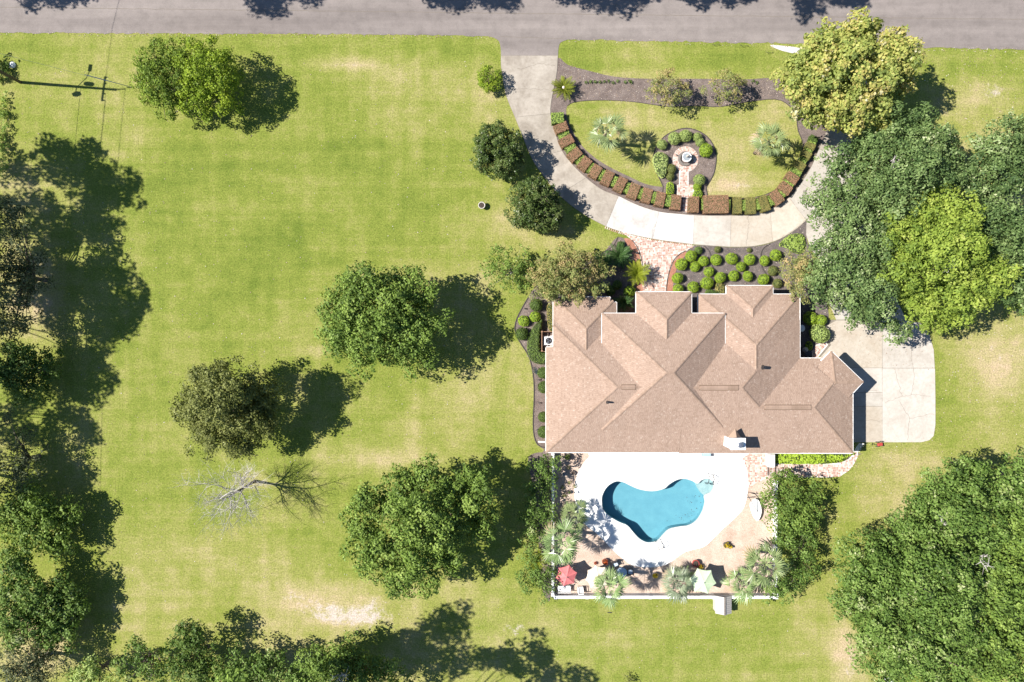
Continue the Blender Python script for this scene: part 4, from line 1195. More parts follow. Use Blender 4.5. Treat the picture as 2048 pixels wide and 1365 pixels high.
tree('edge_tree', 'thin greyish tree mostly in shadow at the photo edge', 'shade_leaf', [(20, 930, 30, 3.6), (30, 960, 28, 3.4), (10, 890, 26, 3.4), (45, 925, 18, 3), (15, 850, 24, 3), (25, 985, 22, 3), (60, 880, 20, 2.6), (70, 950, 20, 2.6), (75, 905, 16, 2.4)], 4, None, leaf=.22, dens=70, clump=.55, seed=25, ragged=.3, fill=.15)
tree('edge_tree', 'leafy mid green tree with one bright bough at the photo edge', 'oak', [(50, 1015, 38, 3.2), (15, 1040, 40, 3.2), (85, 1040, 34, 3), (95, 1075, 28, 2.6), (115, 1040, 22, 2.4), (130, 1060, 14, 2), (55, 1075, 30, 2.8), (75, 1000, 22, 2.8), (25, 1100, 30, 2.8), (140, 1020, 18, 2.2), (120, 1090, 20, 2.3), (150, 1045, 14, 1.9)], 6, None, leaf=.27, dens=120, clump=.6, seed=26, ragged=.2)
tree('edge_tree', 'large yellow-green tree at the photo edge near the lower corner', 'forest_oak', [(50, 1165, 44, 3.2), (90, 1180, 38, 3), (115, 1200, 32, 2.6), (135, 1220, 26, 2.2), (60, 1225, 46, 3.2), (95, 1245, 40, 2.8), (125, 1250, 26, 2.3), (25, 1205, 40, 3.2), (30, 1265, 34, 3), (40, 1140, 26, 2.8), (95, 1280, 28, 2.5), (150, 1195, 22, 2.2), (160, 1230, 20, 2.0), (140, 1270, 22, 2.1)], 7, None, leaf=.27, dens=120, clump=.62, seed=27, ragged=.22)
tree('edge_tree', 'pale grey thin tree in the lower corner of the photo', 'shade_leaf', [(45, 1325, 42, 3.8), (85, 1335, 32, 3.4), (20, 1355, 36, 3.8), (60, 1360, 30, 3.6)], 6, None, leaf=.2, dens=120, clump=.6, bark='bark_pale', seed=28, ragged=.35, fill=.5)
BT = 'trees along the bottom edge'
tree('edge_tree', 'pale green low tree at the bottom edge beside the grey thin tree', 'bush_pale', [(180, 1345, 28, 3.1), (210, 1360, 24, 2.9), (155, 1365, 24, 3.1)], 4, None, group=BT, leaf=.24, dens=110, clump=.5, seed=29, ragged=.25)
tree('edge_tree', 'slender blue-green tree leaning up from the bottom edge', 'forest_oak', [(285, 1298, 17, 3.8), (305, 1320, 14, 3.2), (270, 1290, 10, 3.5), (318, 1345, 16, 2.8), (262, 1318, 14, 3.0), (240, 1345, 18, 2.8), (300, 1352, 18, 2.8), (290, 1335, 14, 3)], 5, None, group=BT, leaf=.24, dens=110, clump=.45, seed=30, ragged=.3)
tree('edge_tree', 'dark leafed tree rising above its neighbours at the bottom edge', 'bush_dark', [(378, 1275, 28, 3.7), (365, 1310, 26, 3.2), (405, 1290, 20, 3.2), (390, 1345, 34, 3.0), (350, 1345, 22, 2.6), (345, 1318, 18, 3), (420, 1320, 20, 3), (400, 1355, 24, 3), (440, 1338, 16, 2.8)], 5.4, None, group=BT, leaf=.25, dens=110, clump=.5, seed=31, ragged=.3)
tree('edge_tree', 'mid green bushy tree at the bottom edge between darker shade', 'forest_oak', [(470, 1345, 34, 3.0), (520, 1340, 32, 3.1), (560, 1330, 26, 3.0), (500, 1365, 36, 3.2), (550, 1362, 28, 3.2), (445, 1362, 24, 2.9), (590, 1340, 20, 3), (480, 1312, 18, 3), (545, 1308, 16, 3), (600, 1362, 20, 3), (520, 1312, 14, 3)], 4.8, None, group=BT, leaf=.25, dens=110, clump=.5, seed=32, ragged=.3)
tree('edge_tree', 'light green full tree with white twigs at the bottom edge', 'oak', [(660, 1315, 36, 3.6), (635, 1330, 30, 3.2), (700, 1325, 34, 3.5), (670, 1350, 40, 3.6), (730, 1345, 32, 3.2), (620, 1362, 26, 3.1), (765, 1350, 24, 3.0), (690, 1300, 18, 3.1), (620, 1330, 22, 3.2), (790, 1362, 20, 3), (745, 1318, 18, 3.2), (780, 1335, 16, 3)], 5.2, None, group=BT, leaf=.25, dens=130, clump=.55, seed=33, ragged=.25)
tree('low_shrub', 'small dry brown shrub alone at the bottom of the rear lawn', 'olive', [(1255, 1357, 9, .5), (1265, 1360, 7, .5)], .5, (1258, 1358), leaf=.16, dens=130, clump=.3, trunk=.03, cat_='shrub', seed=34, ragged=.3)
# ---- tall trees just outside the picture, whose shadows fall into it
OUT = 'tall trees outside the picture that throw the edge shadows'
def caster(px, py, wpx, hpx, z, seed, dens=85):
    """crown whose shadow centre lies at (px, py)"""
    k = z / math.tan(SUN_EL)
    cx, cy = at(px, py)
    cx -= k * math.cos(SUN_AZ - R(270)); cy += k * math.sin(SUN_AZ - R(270))
    r_ = np.random.default_rng(seed)
    L = []
    for i in range(7):
        L.append(((cx + r_.uniform(-.6, .6) * wpx / 20, cy + r_.uniform(-.62, .62) * hpx / 20, z + r_.uniform(-2, 2)), r_.uniform(.28, .48) * min(wpx, hpx) / 20))
    bx_, by_ = cx, cy
    if py > 1200: by_ = min(cy, at(0, 1440)[1])
    if py < 40: by_ = max(cy, at(0, -70)[1])
    return tree_w('tall_tree', 'tall tree beyond the edge of the picture, known by the shadow it throws', 'oak', L, (bx_, by_), .36, dens, .75, .75, .2, 'bark', 'tree', OUT, seed, .4, -.6, .6, .3)
CAST = [('over the uppermost part of the left lawn edge', [(150, 350, 90, 80, 15, 41), (205, 420, 70, 70, 15, 40), (60, 330, 70, 60, 14, 39), (60, 430, 70, 80, 14, 42), (130, 470, 70, 50, 14, 60)]),
        ('over the widest part of the left lawn edge', [(215, 580, 80, 80, 15, 43), (190, 660, 90, 70, 15, 44), (110, 620, 70, 90, 14, 61), (90, 540, 70, 60, 14, 62)]),
        ('over the left lawn edge around the low dark tree', [(140, 770, 80, 70, 14, 45), (60, 840, 70, 60, 14, 63), (120, 840, 60, 40, 13, 64)]),
        ('over the left lawn edge by the thin greyish tree', [(90, 920, 70, 60, 13, 46), (120, 960, 50, 40, 12, 65), (50, 1000, 50, 40, 12, 47)]),
        ('on the road, at its far left', [(85, -8, 60, 40, 15, 48), (165, -10, 60, 38, 15, 66)]), ('on the road, second patch from the left', [(522, -10, 50, 36, 15, 49)]), ('on the road, a tiny third patch', [(605, -24, 30, 28, 15, 58)]),
        ('on the road, beyond the driveway mouth', [(905, -10, 46, 34, 15, 67), (975, -8, 60, 34, 15, 50)]), ('on the road, facing the garden loop', [(1170, -8, 50, 30, 15, 51), (1270, -10, 90, 32, 15, 68)]), ('on the road, just before the longest patch', [(1440, -8, 110, 30, 15, 53)]),
        ('on the road, the longest patch beside the sycamore', [(1600, 0, 70, 44, 16, 52), (1670, -6, 50, 34, 15, 69)]),
        ('on the rear lawn, at its dark top point', [(890, 1262, 50, 46, 17, 54), (850, 1300, 50, 30, 15, 59)]), ('on the rear lawn, in the middle of the long patch', [(960, 1325, 80, 50, 16, 55)]), ('on the rear lawn, at its far tip', [(1095, 1335, 60, 46, 15, 56), (1040, 1310, 40, 34, 15, 57)])]
for lb, l in CAST:
    for i, a in enumerate(l):
        t = caster(*a)
        t['label'] = 'unseen tall tree, its shadow ' + lb
        t['group'] = 'tall trees shadowing the garden' + (' ' + lb if len(l) > 1 else '')

# ---- sparse small trees
tree('crape_myrtle', 'open branched small tree on the lawn end beside the brown crape myrtle', 'oak', [(1000, 520, 24, 3.4), (1030, 515, 20, 3.2), (1010, 550, 26, 3.2), (1035, 560, 20, 2.8), (985, 545, 16, 2.8), (1050, 525, 14, 2.8)], 3, (1025, 545), leaf=.2, dens=190, clump=.4, trunk=.1, bark='bark_pale', seed=61, ragged=.4, fill=.4)
tree('crape_myrtle', 'largest brown tinged crape myrtle, over the front west corner of the roof', 'crape', [(1120, 545, 42, 4.6), (1085, 555, 28, 4), (1160, 540, 38, 4.4), (1110, 580, 28, 4), (1150, 575, 28, 4), (1190, 545, 24, 3.8), (1130, 515, 24, 3.8), (1080, 590, 18, 3.6), (1190, 570, 18, 3.6)], 4, (1130, 565), leaf=.17, dens=300, clump=.42, trunk=.09, bark='bark_pale', seed=62, ragged=.35, fill=.7)
tree('crape_myrtle', 'brown tinged crape myrtle in the road side bed, nearer the cycad', 'crape', [(1330, 175, 24, 2.6), (1310, 180, 18, 2.2), (1350, 185, 18, 2.2), (1325, 160, 16, 2.4), (1345, 200, 16, 2), (1370, 185, 12, 2)], 2.3, (1342, 190), leaf=.16, dens=260, clump=.36, trunk=.06, bark='bark_pale', seed=63, ragged=.4, fill=.5)
tree('crape_myrtle', 'brown tinged crape myrtle in the road side bed, nearer the sycamore', 'crape', [(1450, 172, 22, 2.6), (1430, 180, 16, 2.2), (1468, 180, 16, 2.2), (1448, 158, 14, 2.4), (1455, 195, 14, 2), (1478, 160, 10, 2)], 2.3, (1456, 188), leaf=.16, dens=260, clump=.36, trunk=.06, bark='bark_pale', seed=64, ragged=.4, fill=.5)
tree('crape_myrtle', 'brown tinged crape myrtle between ball shrubs and the live oak', 'crape', [(1605, 540, 28, 4), (1585, 530, 20, 3.6), (1620, 565, 24, 3.8), (1590, 560, 20, 3.6), (1625, 530, 18, 3.6), (1600, 585, 16, 3.4)], 3.8, (1600, 560), leaf=.17, dens=260, clump=.4, trunk=.09, bark='bark_pale', seed=65, ragged=.4, fill=.5)
# ---- screening shrubs round the pool yard
SC = 'screening shrubs round the pool yard'
tree('ligustrum', 'big dense shrub screen on the right of the pool, next to the brick walk', 'oak', [(1570, 985, 36, 2.4), (1605, 990, 30, 2.2), (1550, 1015, 28, 2.4), (1590, 1030, 36, 2.6), (1615, 1010, 24, 2), (1545, 990, 20, 2), (1565, 960, 16, 1.8), (1560, 1050, 28, 2.4)], 2.3, (1578, 1005), group=SC, cat_='shrub', leaf=.2, dens=160, clump=.48, trunk=.08, seed=66, ragged=.25)
tree('ligustrum', 'dense shrub screen on the right of the pool, behind the tall palm', 'forest_oak', [(1590, 1085, 32, 2.4), (1570, 1075, 26, 2.4), (1600, 1125, 28, 2.2), (1585, 1150, 26, 2.0), (1560, 1180, 24, 1.6), (1595, 1060, 26, 2.4), (1540, 1190, 14, 1.2), (1612, 1095, 20, 2)], 2.2, (1585, 1110), group=SC, cat_='shrub', leaf=.2, dens=160, clump=.48, trunk=.08, seed=67, ragged=.25)
tree('ligustrum', 'dense shrub screen outside the white wall, nearest the house corner', 'forest_oak', [(1088, 930, 24, 1.9), (1078, 955, 22, 1.8), (1092, 970, 20, 1.9), (1085, 1000, 24, 1.9), (1068, 985, 20, 1.7)], 1.8, (1084, 965), group=SC, cat_='shrub', leaf=.2, dens=150, clump=.45, trunk=.06, seed=68, ragged=.25)
tree('ligustrum', 'dark shrub screen outside the white wall, in the shade of the big oak', 'forest_oak', [(1080, 1030, 26, 1.9), (1062, 1050, 22, 1.7), (1095, 1030, 18, 1.9), (1068, 1080, 22, 1.7), (1058, 1105, 18, 1.6)], 1.8, (1076, 1055), group=SC, cat_='shrub', leaf=.2, dens=150, clump=.45, trunk=.06, seed=69, ragged=.25)
tree('ligustrum', 'feathery grey-green shrub behind the pink parasol', 'forest_oak', [(1075, 1145, 24, 1.8), (1095, 1155, 22, 1.8), (1065, 1165, 18, 1.5), (1090, 1180, 18, 1.3), (1108, 1140, 14, 1.8), (1050, 1150, 14, 1.4)], 1.7, (1085, 1155), group=SC, cat_='shrub', leaf=.19, dens=140, clump=.42, trunk=.05, seed=70, ragged=.35)

# ---- bare tree
bt = empty('bare_tree', (*at(510, 963), 0), 'leafless dead looking white branched tree on the lawn', 'tree')
def bare(seed):
    r_ = np.random.default_rng(seed)
    big_, small_ = [], []
    b = np.array([*at(510, 963), 0])
    def grow(p, d, L, r, lev, out):
        n = 4
        path = [p]
        for i in range(n):
            d = d + r_.normal(0, .14, 3); d /= np.linalg.norm(d)
            path.append(path[-1] + d * L / n)
        out.append(tube(path, list(np.linspace(r, r * .45, n + 1)), 5 if lev < 2 else 3, False))
        if lev >= 4: return
        for k in range([5, 6, 6, 5][lev]):
            j = r_.integers(1, n + 1)
            e = d * .75 + r_.normal(0, .62, 3); e[2] = abs(e[2]) * .6 + .12; e /= np.linalg.norm(e)
            grow(path[j], e, L * r_.uniform(.45, .75), max(.006, r * .45), lev + 1, small_ if lev >= 0 else out)
    top = b + np.array([-.35, -.25, 3.4])
    big_.append(tube([b - [0, 0, .1], b + [-.05, 0, .5], b + (top - b) * .6 + [.06, .04, 0], top], [.2, .15, .12, .1], 7))
    for k in range(8):
        g = k * 2 * math.pi / 8 + r_.uniform(-.3, .3)
        grow(top - (top - b) * r_.uniform(0, .4), np.array([math.cos(g) * .75, math.sin(g) * .75, .9]), r_.uniform(2.2, 3.4), .065, 1, small_)
    grow(top, np.array([-.15, -.1, 1.0]), 3.4, .09, 1, small_)
    return cat(*big_), cat(*small_)
b1, b2 = bare(5)
part('trunk', b1, M['bark'], bt, True)
part('crown', b2, M['twig'], bt, label='bare white twigs')

def bare_limb(parent, px, py, z, r, seed):
    r_ = np.random.default_rng(seed)
    c = np.array([*at(px, py, z), z])
    ms = []
    for k in range(7):
        g = r_.uniform(0, 6.28)
        p = c + np.array([math.cos(g), math.sin(g), r_.uniform(.1, .6)]) * r
        m1 = (c + p) / 2 + r_.normal(0, .15, 3)
        ms.append(tube([c - [0, 0, .6], m1, p], [.06, .04, .015], 4, False))
        for j in range(4):
            ms.append(tube([m1, m1 + r_.normal(0, .35, 3) * r + [0, 0, .1]], [.025, .008], 3, False))
    part('bare_limb', cat(*ms), M['twig'], parent)
TR = {o['label']: o for o in bpy.data.objects if 'label' in o}
for lb, l in [('in its middle around a bare grey limb', [(1965, 1125, 9.0, .8), (1857, 1178, 9.4, .6)]), ('uppermost, next to a bare dry patch', [(1886, 1034, 9.2, .5)]), ('bright yellow-green tree between', [(1905, 530, 9.2, .9)]),
              ('spreading grey-green live oak over the driveway', [(1790, 330, 8.4, .6)]), ('light green full tree with white twigs', [(680, 1352, 4.8, .9)]), ('broad oak on open lawn', [(765, 598, 7.2, .7)])]:
    t = [o for k_, o in TR.items() if lb in k_][0]
    for i, q in enumerate(l): bare_limb(t, *q, int(q[0]) + i)

# ---- low things: one leafy skin over a solid body
def skin(fn, n, leaf, mat_, seed, tmean=.45, name='leaves'):
    """fn(r_, n) gives points and outward normals"""
    r_ = np.random.default_rng(seed)
    P, Nn = fn(r_, n)
    Nn = unit(Nn + r_.normal(0, .45, Nn.shape))
    P = P + Nn * r_.uniform(-.03, .05, (len(P), 1))
    V_, F_ = leaf_arrays(P, Nn, leaf * r_.uniform(.6, 1.3, len(P)), .65)
    return mesh_np(name, V_, F_, M[mat_], {'tint': np.clip(tmean + r_.normal(0, .17, len(P)), 0, 1)})

def ball_fn(r, zc, flat):
    def f(r_, n):
        d = unit(r_.normal(size=(n, 3)))
        wob = 1 + .05 * np.sin(d[:, 0] * 7) * np.cos(d[:, 1] * 6) + r_.normal(0, .035, n)
        return np.array([0, 0, zc]) + d * r * wob[:, None] * np.array([1, 1, flat]), d
    return f
BALLS = {}
def ball_mesh(mat_, v, r=.55):
    k = (mat_, v)
    if k not in BALLS:
        BALLS[k] = skin(ball_fn(.55, .5, .92), 1500, .09, mat_, 900 + v)
    return BALLS[k]
M['leaf_core'] = plain('leaf_core', (.035, .055, .014), .95)
core_ball = mesh_py('core', lathe(0, 0, [(.0, .03), (.36, .1), (.48, .5), (.34, .86), (0, .95)], 10), M['leaf_core'], True)
def round_bush(px, py, rpx, mat_, label, group=None, v=0, z=.6):
    x, y = at(px, py, z)
    s = rpx / 20 / .55 * (H - z) / H
    o = link('round_bush', ball_mesh(mat_, v), None, (x, y, -.02))
    o.scale = (s * random.uniform(.92, 1.08), s * random.uniform(.92, 1.08), s * random.uniform(.85, 1.08)); o.rotation_euler = (0, 0, random.uniform(0, 6))
    tag(o, label, 'shrub', group)
    c = link('core', core_ball, o)
    return o
ORD = ['first', 'second', 'third', 'fourth', 'fifth', 'sixth', 'seventh', 'eighth', 'ninth', 'tenth', 'eleventh', 'twelfth', 'thirteenth', 'fourteenth', 'fifteenth']
FB = [(665, 543, 46), (770, 582, 41), (700, 628, 41), (587, 610, 48), (872, 572, 45), (1000, 563, 45), (1148, 570, 42), (1077, 628, 38), (815, 670, 39), (905, 720, 43), (1018, 703, 41), (1133, 707, 40), (555, 722, 43), (685, 795, 44), (795, 765, 46), (1270, 580, 38), (1360, 533, 47),
      (1262, 733, 43), (560, 812, 40)]
rows_ = {}
for q in FB:
    k = 0 if q[1] < 592 else 1 if q[1] < 690 else 2 if q[1] < 750 else 3
    rows_.setdefault(k, []).append(q)
RN = ['the row nearest the driveway', 'the second row from the driveway', 'the third row from the driveway', 'the row against the house']
for k, l in rows_.items():
    for i, q in enumerate(sorted(l)):
        round_bush(1220 + q[0] / 4.096, 380 + q[1] / 4.096, q[2] / 4.096, 'bush', f'{ORD[i]} lime green ball shrub from the brick walk, in {RN[k]}', 'clipped ball shrubs in the front bed', (i + k) % 3)
for px, py, rp, mt, lb in [(1546, 542, 9.5, 'olive', 'loose olive shrub near the brown crape myrtle, third row of the ball shrubs'), (1555, 567, 9.5, 'olive', 'loose olive shrub against the bay eave, beside the brown crape myrtle'),
                           (1397, 501, 8, 'forest_oak', 'small grey-green tuft at the driveway edge, nearest the brick walk'), (1436, 499, 6.5, 'olive', 'small faint tuft at the driveway edge above the ball shrubs'),
                           (1500, 500, 4.5, 'olive', 'tiny faint tuft at the driveway edge above the ball shrubs, nearest the lime ground cover')]:
    round_bush(px, py, rp, mt, lb, None, 0, .4)
WB = 'round shrubs in the west side bed'
for px, py, rp, mt, lb in [(1072, 610.5, 12, 'bush_dark', 'round green shrub in the west bed, under the brown crape myrtle'), (1070.5, 633.5, 11, 'bush', 'round shrub in the west bed, touching the top of the kidney hedge'), (1047.5, 642.5, 11, 'bush', 'round shrub on the lawn edge of the west bed, upper of two'),
                           (1043.5, 668, 12.5, 'bush_dark', 'round shrub on the lawn edge of the west bed, lower of two'), (1086, 746.5, 11, 'bush_dark', 'round shrub tucked under the west eave, first below the kidney hedge'),
                           (1087.5, 775, 11, 'bush_dark', 'round shrub tucked under the west eave, second below the kidney hedge'), (1087, 834.5, 10.5, 'bush_dark', 'round shrub tucked under the west eave, second from the rear corner'),
                           (1087.5, 865, 12.5, 'bush_dark', 'round shrub tucked under the west eave, at the rear corner')]:
    round_bush(px, py, rp, mt, lb, WB, 1)
for px, py, rp, mt, lb in [(1235.5, 570, 9.5, 'bush_dark', 'dark ball shrub beside the bright fan-leaved plant'), (1260, 583, 11.5, 'bush', 'green ball shrub between cycad and brick walk'), (1222, 581, 10, 'bush_dark', 'dark ball shrub above the cycad, farthest from the walk'),
                           (1242, 488, 6.5, 'bush_dark', 'tiny dark ball shrub at the top of the west chip strip'),
                           (1622, 637, 13, 'bush', 'bright green oval shrub against the east wall of the house'), (1643, 641, 11, 'bush', 'yellow-green round shrub beside the bright oval one'), (1638, 668, 18, 'bush_pale', 'biggest yellow-green ball shrub at the parking pad corner'),
                           (1325, 288, 10, 'bush_pale', 'pale ball shrub of the fountain bed, first above the long pale hedge'), (1350, 276, 11.5, 'bush_pale', 'pale ball shrub of the fountain bed, second above the long pale hedge'),
                           (1372, 271, 12, 'bush_pale', 'pale ball shrub of the fountain bed, topmost'), (1396, 273, 9, 'bush_pale', 'pale loose shrub of the fountain bed, between the topmost and the bright green one'), (1402, 283, 8, 'bush_pale', 'small pale loose shrub touching the bright green one in the fountain bed'),
                           (1412.5, 300, 13, 'bush', 'bright green ball shrub of the fountain bed'), (1400, 359, 11.5, 'bush_pale', 'pale ball shrub of the fountain bed, above the two small clipped ones'), (1396, 373, 7.5, 'bush', 'small bright clipped ball beside the fountain path'),
                           (1344, 337, 9, 'olive', 'thin brownish shrub beside the long pale hedge'), (1342, 352, 8, 'olive', 'thin brownish shrub below the long pale hedge')]:
    round_bush(px, py, rp, mt, lb, None, 2, .7)
tree('round_bush', 'bright green lumpy bush on the lawn beside the driveway mouth', 'cedar', [(979, 158, 24, 1.15), (970, 150, 15, 1.1), (990, 166, 15, 1.0), (974, 172, 14, .9)], 1.1, (981, 162), cat_='shrub', leaf=.13, dens=420, clump=.25, flat=.9, trunk=.06, seed=71, fill=1.0, ragged=0)

def mound(name, px_list, h, mat_, label, cat_='shrub', group=None, n_m2=160, leaf=.12, seed=1, z=None, tmean=.45, rnd=.35):
    """clipped or spreading mass over a plan outline: rounded shoulders, leafy all over"""
    zz = h if z is None else z
    p = smooth(pts(px_list, zz), 4)
    c0_ = p.mean(0)
    r_ = np.random.default_rng(seed)
    lo, hi = p.min(0), p.max(0)
    A = abs(area2(p))
    Q = r_.uniform(lo, hi, (int(A * n_m2 * np.prod(hi - lo) / A), 2))
    Q = Q[inside(Q, p)]
    seg = np.roll(p, -1, 0) - p
    D = np.min(np.stack([np.linalg.norm(Q - (p[i] + np.clip(((Q - p[i]) @ seg[i]) / (seg[i] @ seg[i] + 1e-9), 0, 1)[:, None] * seg[i]), axis=1) for i in range(len(p))]), 0)
    rr = min(rnd, h)
    t = np.clip(D / rr, 0, 1)
    zt = h - rr + rr * np.sqrt(np.maximum(0, 1 - (1 - t) ** 2)) + .04 * np.sin(Q[:, 0] * 5) * np.sin(Q[:, 1] * 4)
    top = np.column_stack([Q, zt])
    nt_ = unit(np.column_stack([(Q - c0_) * (1 - t)[:, None] * .8, .35 + t]))
    per = np.linalg.norm(seg, axis=1)
    m_ = int(per.sum() * h * n_m2 * .7)
    ii = r_.choice(len(p), m_, p=per / per.sum())
    sd_ = p[ii] + seg[ii] * r_.uniform(0, 1, (m_, 1))
    side = np.column_stack([sd_, r_.uniform(.03, h - rr * .5, m_)])
    s_ = 1 if area2(p) > 0 else -1
    ns = unit(np.column_stack([seg[ii][:, 1] * s_, -seg[ii][:, 0] * s_, np.full(m_, .1)]))
    P, Nn = np.vstack([top, side]) - [c0_[0], c0_[1], 0], np.vstack([nt_, ns])
    Nn = unit(Nn + r_.normal(0, .42, Nn.shape))
    V_, F_ = leaf_arrays(P, Nn, leaf * r_.uniform(.6, 1.3, len(P)), .65)
    o = link(name, mesh_np(name, V_, F_, M[mat_], {'tint': np.clip(tmean + r_.normal(0, .18, len(P)), 0, 1)}), None, (c0_[0], c0_[1], 0))
    tag(o, label, cat_, group)
    part('core', prism(offset_poly(p, -.1), 0, h - .13), M['leaf_core'], o)
    return o
mound('kidney_hedge', [(1079, 645), (1084, 640), (1083, 655), (1080, 668), (1079, 690), (1082, 705), (1094, 705), (1096, 725), (1080, 729), (1064, 722), (1056, 705), (1055, 690), (1059, 670), (1070, 650)], .95, 'bush_dark', 'long kidney-shaped clipped hedge wrapping the air conditioner', 'hedge', seed=3, tmean=.62)
mound('clipped_hedge', [(1095, 612), (1106, 612), (1108, 660), (1100, 661), (1096, 645)], .9, 'olive_hedge', 'narrow clipped hedge against the west wall beside the wing roof', 'hedge', seed=4)
mound('pale_hedge', [(1311, 308), (1320, 303), (1332, 307), (1338, 316), (1336, 330), (1334, 345), (1328, 354), (1321, 350), (1313, 338), (1308, 322)], .75, 'bush_pale', 'long half-round pale hedge at the rim of the fountain bed', 'hedge', seed=5, tmean=.62)
mound('clipped_hedge', [(1336, 366), (1348, 366), (1348, 388), (1336, 388)], .6, 'bush', 'bright green oblong clipped shrub left of the fountain path', 'shrub', seed=6)
mound('clipped_hedge', [(1390, 381), (1404, 380), (1405, 396), (1389, 397)], .6, 'bush', 'bright green square clipped shrub right of the fountain path', 'shrub', seed=7)
mound('clipped_hedge', [(1617, 685), (1626, 685), (1626, 699), (1616, 699)], .6, 'bush', 'small square clipped shrub by the short brick path', 'shrub', seed=8)
mound('ground_cover', [(1560, 490), (1575, 474), (1590, 468), (1608, 470), (1612, 490), (1606, 506), (1590, 505), (1575, 495)], .35, 'lime', 'lime green spreading ground cover at the driveway fork', 'plant', n_m2=120, leaf=.18, seed=9)
mound('flower_bed', [(1548, 907), (1700, 907), (1698, 914), (1685, 924), (1640, 929), (1560, 928), (1546, 926)], .45, 'bush', 'bed of yellow-green leafy plants behind the garage', 'plant', n_m2=110, leaf=.24, seed=10, tmean=.55)
mound('clipped_hedge', [(1434, 568), (1446, 566), (1452, 576), (1450, 588), (1436, 588)], .7, 'olive_hedge', 'olive clipped shrub half under the eave beside the bay', 'shrub', seed=11)
mound('clipped_hedge', [(1416, 580), (1434, 582), (1436, 592), (1416, 592)], .7, 'bush_dark', 'dark clipped shrub half under the eave near the entry roof', 'shrub', seed=12)
tree('weed_strip', 'strip of bright tall weeds along the photo edge below the pole', 'lime', [(8, 195 + 16 * i, 7 + 3 * math.sin(i * 2.1), .3) for i in range(9)] + [(2, 340, 9, .4), (-4, 230, 12, .4), (-4, 280, 12, .4)], .3, (6, 260), leaf=.15, dens=420, clump=.22, trunk=.02, cat_='plant', seed=81, ragged=.5, fill=.3)
tree('weed_clump', 'rough shrubby clump at the photo edge above the pole foot', 'forest_oak', [(2, 125, 12, .5), (10, 145, 9, .4), (16, 128, 7, .3), (0, 155, 9, .4), (-8, 140, 14, .6)], .4, (4, 140), leaf=.17, dens=330, clump=.25, trunk=.02, cat_='shrub', seed=82, ragged=.5, fill=.3)
for i in range(13):                                                     # tiny new plants in the road side bed
    px = 1172 + i * 9 if i < 10 else [1505, 1513, 1262][i - 10]
    if 8 <= i < 10: px += 6
    py = 165 + rng.normal(0, 1.5)
    o = link('seedling', BALLS.get('seed') or BALLS.setdefault('seed', skin(ball_fn(.16, .13, .7), 60, .1, 'bush_dark', 77, name='seedling')), None, (*at(px, py), 0.01))
    o.rotation_euler = (0, 0, i)
    tag(o, 'small dark green seedling in the row along the road side mulch bed', 'plant', 'row of seedlings in the road side bed')

# ---- clipped hedge blocks round the loop
def hedge_mesh(sx, sy, h, mat_, seed, leaf=.065, n_m2=650, tmean=.45):
    r_ = np.random.default_rng(seed)
    n = int(sx * sy * n_m2); m_ = int(2 * (sx + sy) * h * n_m2 * .6)
    top = np.column_stack([r_.uniform(-sx / 2, sx / 2, n), r_.uniform(-sy / 2, sy / 2, n), np.full(n, h)])
    ed = np.minimum(sx / 2 - abs(top[:, 0]), sy / 2 - abs(top[:, 1]))
    top[:, 2] -= np.clip(.1 - ed, 0, .1) ** 2 * 8 + r_.normal(0, .012, n)
    nt_ = np.tile([0, 0, 1.0], (n, 1))
    q = r_.uniform(0, 2 * (sx + sy), m_)
    sd_, ns = np.zeros((m_, 3)), np.zeros((m_, 3))
    for i, v in enumerate(q):
        if v < sx: sd_[i, :2] = (v - sx / 2, -sy / 2); ns[i] = (0, -1, 0)
        elif v < 2 * sx: sd_[i, :2] = (v - sx - sx / 2, sy / 2); ns[i] = (0, 1, 0)
        elif v < 2 * sx + sy: sd_[i, :2] = (-sx / 2, v - 2 * sx - sy / 2); ns[i] = (-1, 0, 0)
        else: sd_[i, :2] = (sx / 2, v - 2 * sx - sy - sy / 2); ns[i] = (1, 0, 0)
    sd_[:, 2] = r_.uniform(.02, h, m_)
    P, Nn = np.vstack([top, sd_]), np.vstack([nt_, ns])
    Nn = unit(Nn + r_.normal(0, .24, Nn.shape))
    V_, F_ = leaf_arrays(P, Nn, leaf * r_.uniform(.6, 1.35, len(P)), .7)
    return mesh_np('hedge_block', V_, F_, M[mat_], {'tint': np.clip(tmean + r_.normal(0, .2, len(P)), 0, 1)})
RB = [(1122.5, 255.5, 22, 27, 'r'), (1133, 282, 23, 28, 'r'), (1149.5, 309, 24, 27, 'r'), (1169.6, 327, 25, 26, 'r'), (1190.7, 343, 24, 27, 'r'), (1215, 356, 24, 29, 'r'), (1241, 369, 24, 30, 'r'), (1267.5, 382, 25, 30, 'r'),
      (1294, 391, 24, 29, 'r'), (1320.6, 398.5, 23, 29, 'r'), (1352.5, 404.5, 25, 30, 'r'), (1388, 409, 25, 32, 'r'), (1432.5, 408.5, 53, 36, 'r'), (1476, 411, 20, 34, 'o'), (1502, 411, 25, 34, 'o'), (1529, 407, 22, 32, 'o'),
      (1554, 395, 25, 28, 'r'), (1571, 376.5, 24, 25, 'r'), (1585, 356, 22, 25, 'r'), (1600.5, 331, 20, 22, 'o'), (1613.5, 309, 17, 20, 'o'), (1622, 292, 15, 18, 'o'), (1629, 277, 14, 16, 'g')]
HG = 'clipped hedge blocks round the front loop'
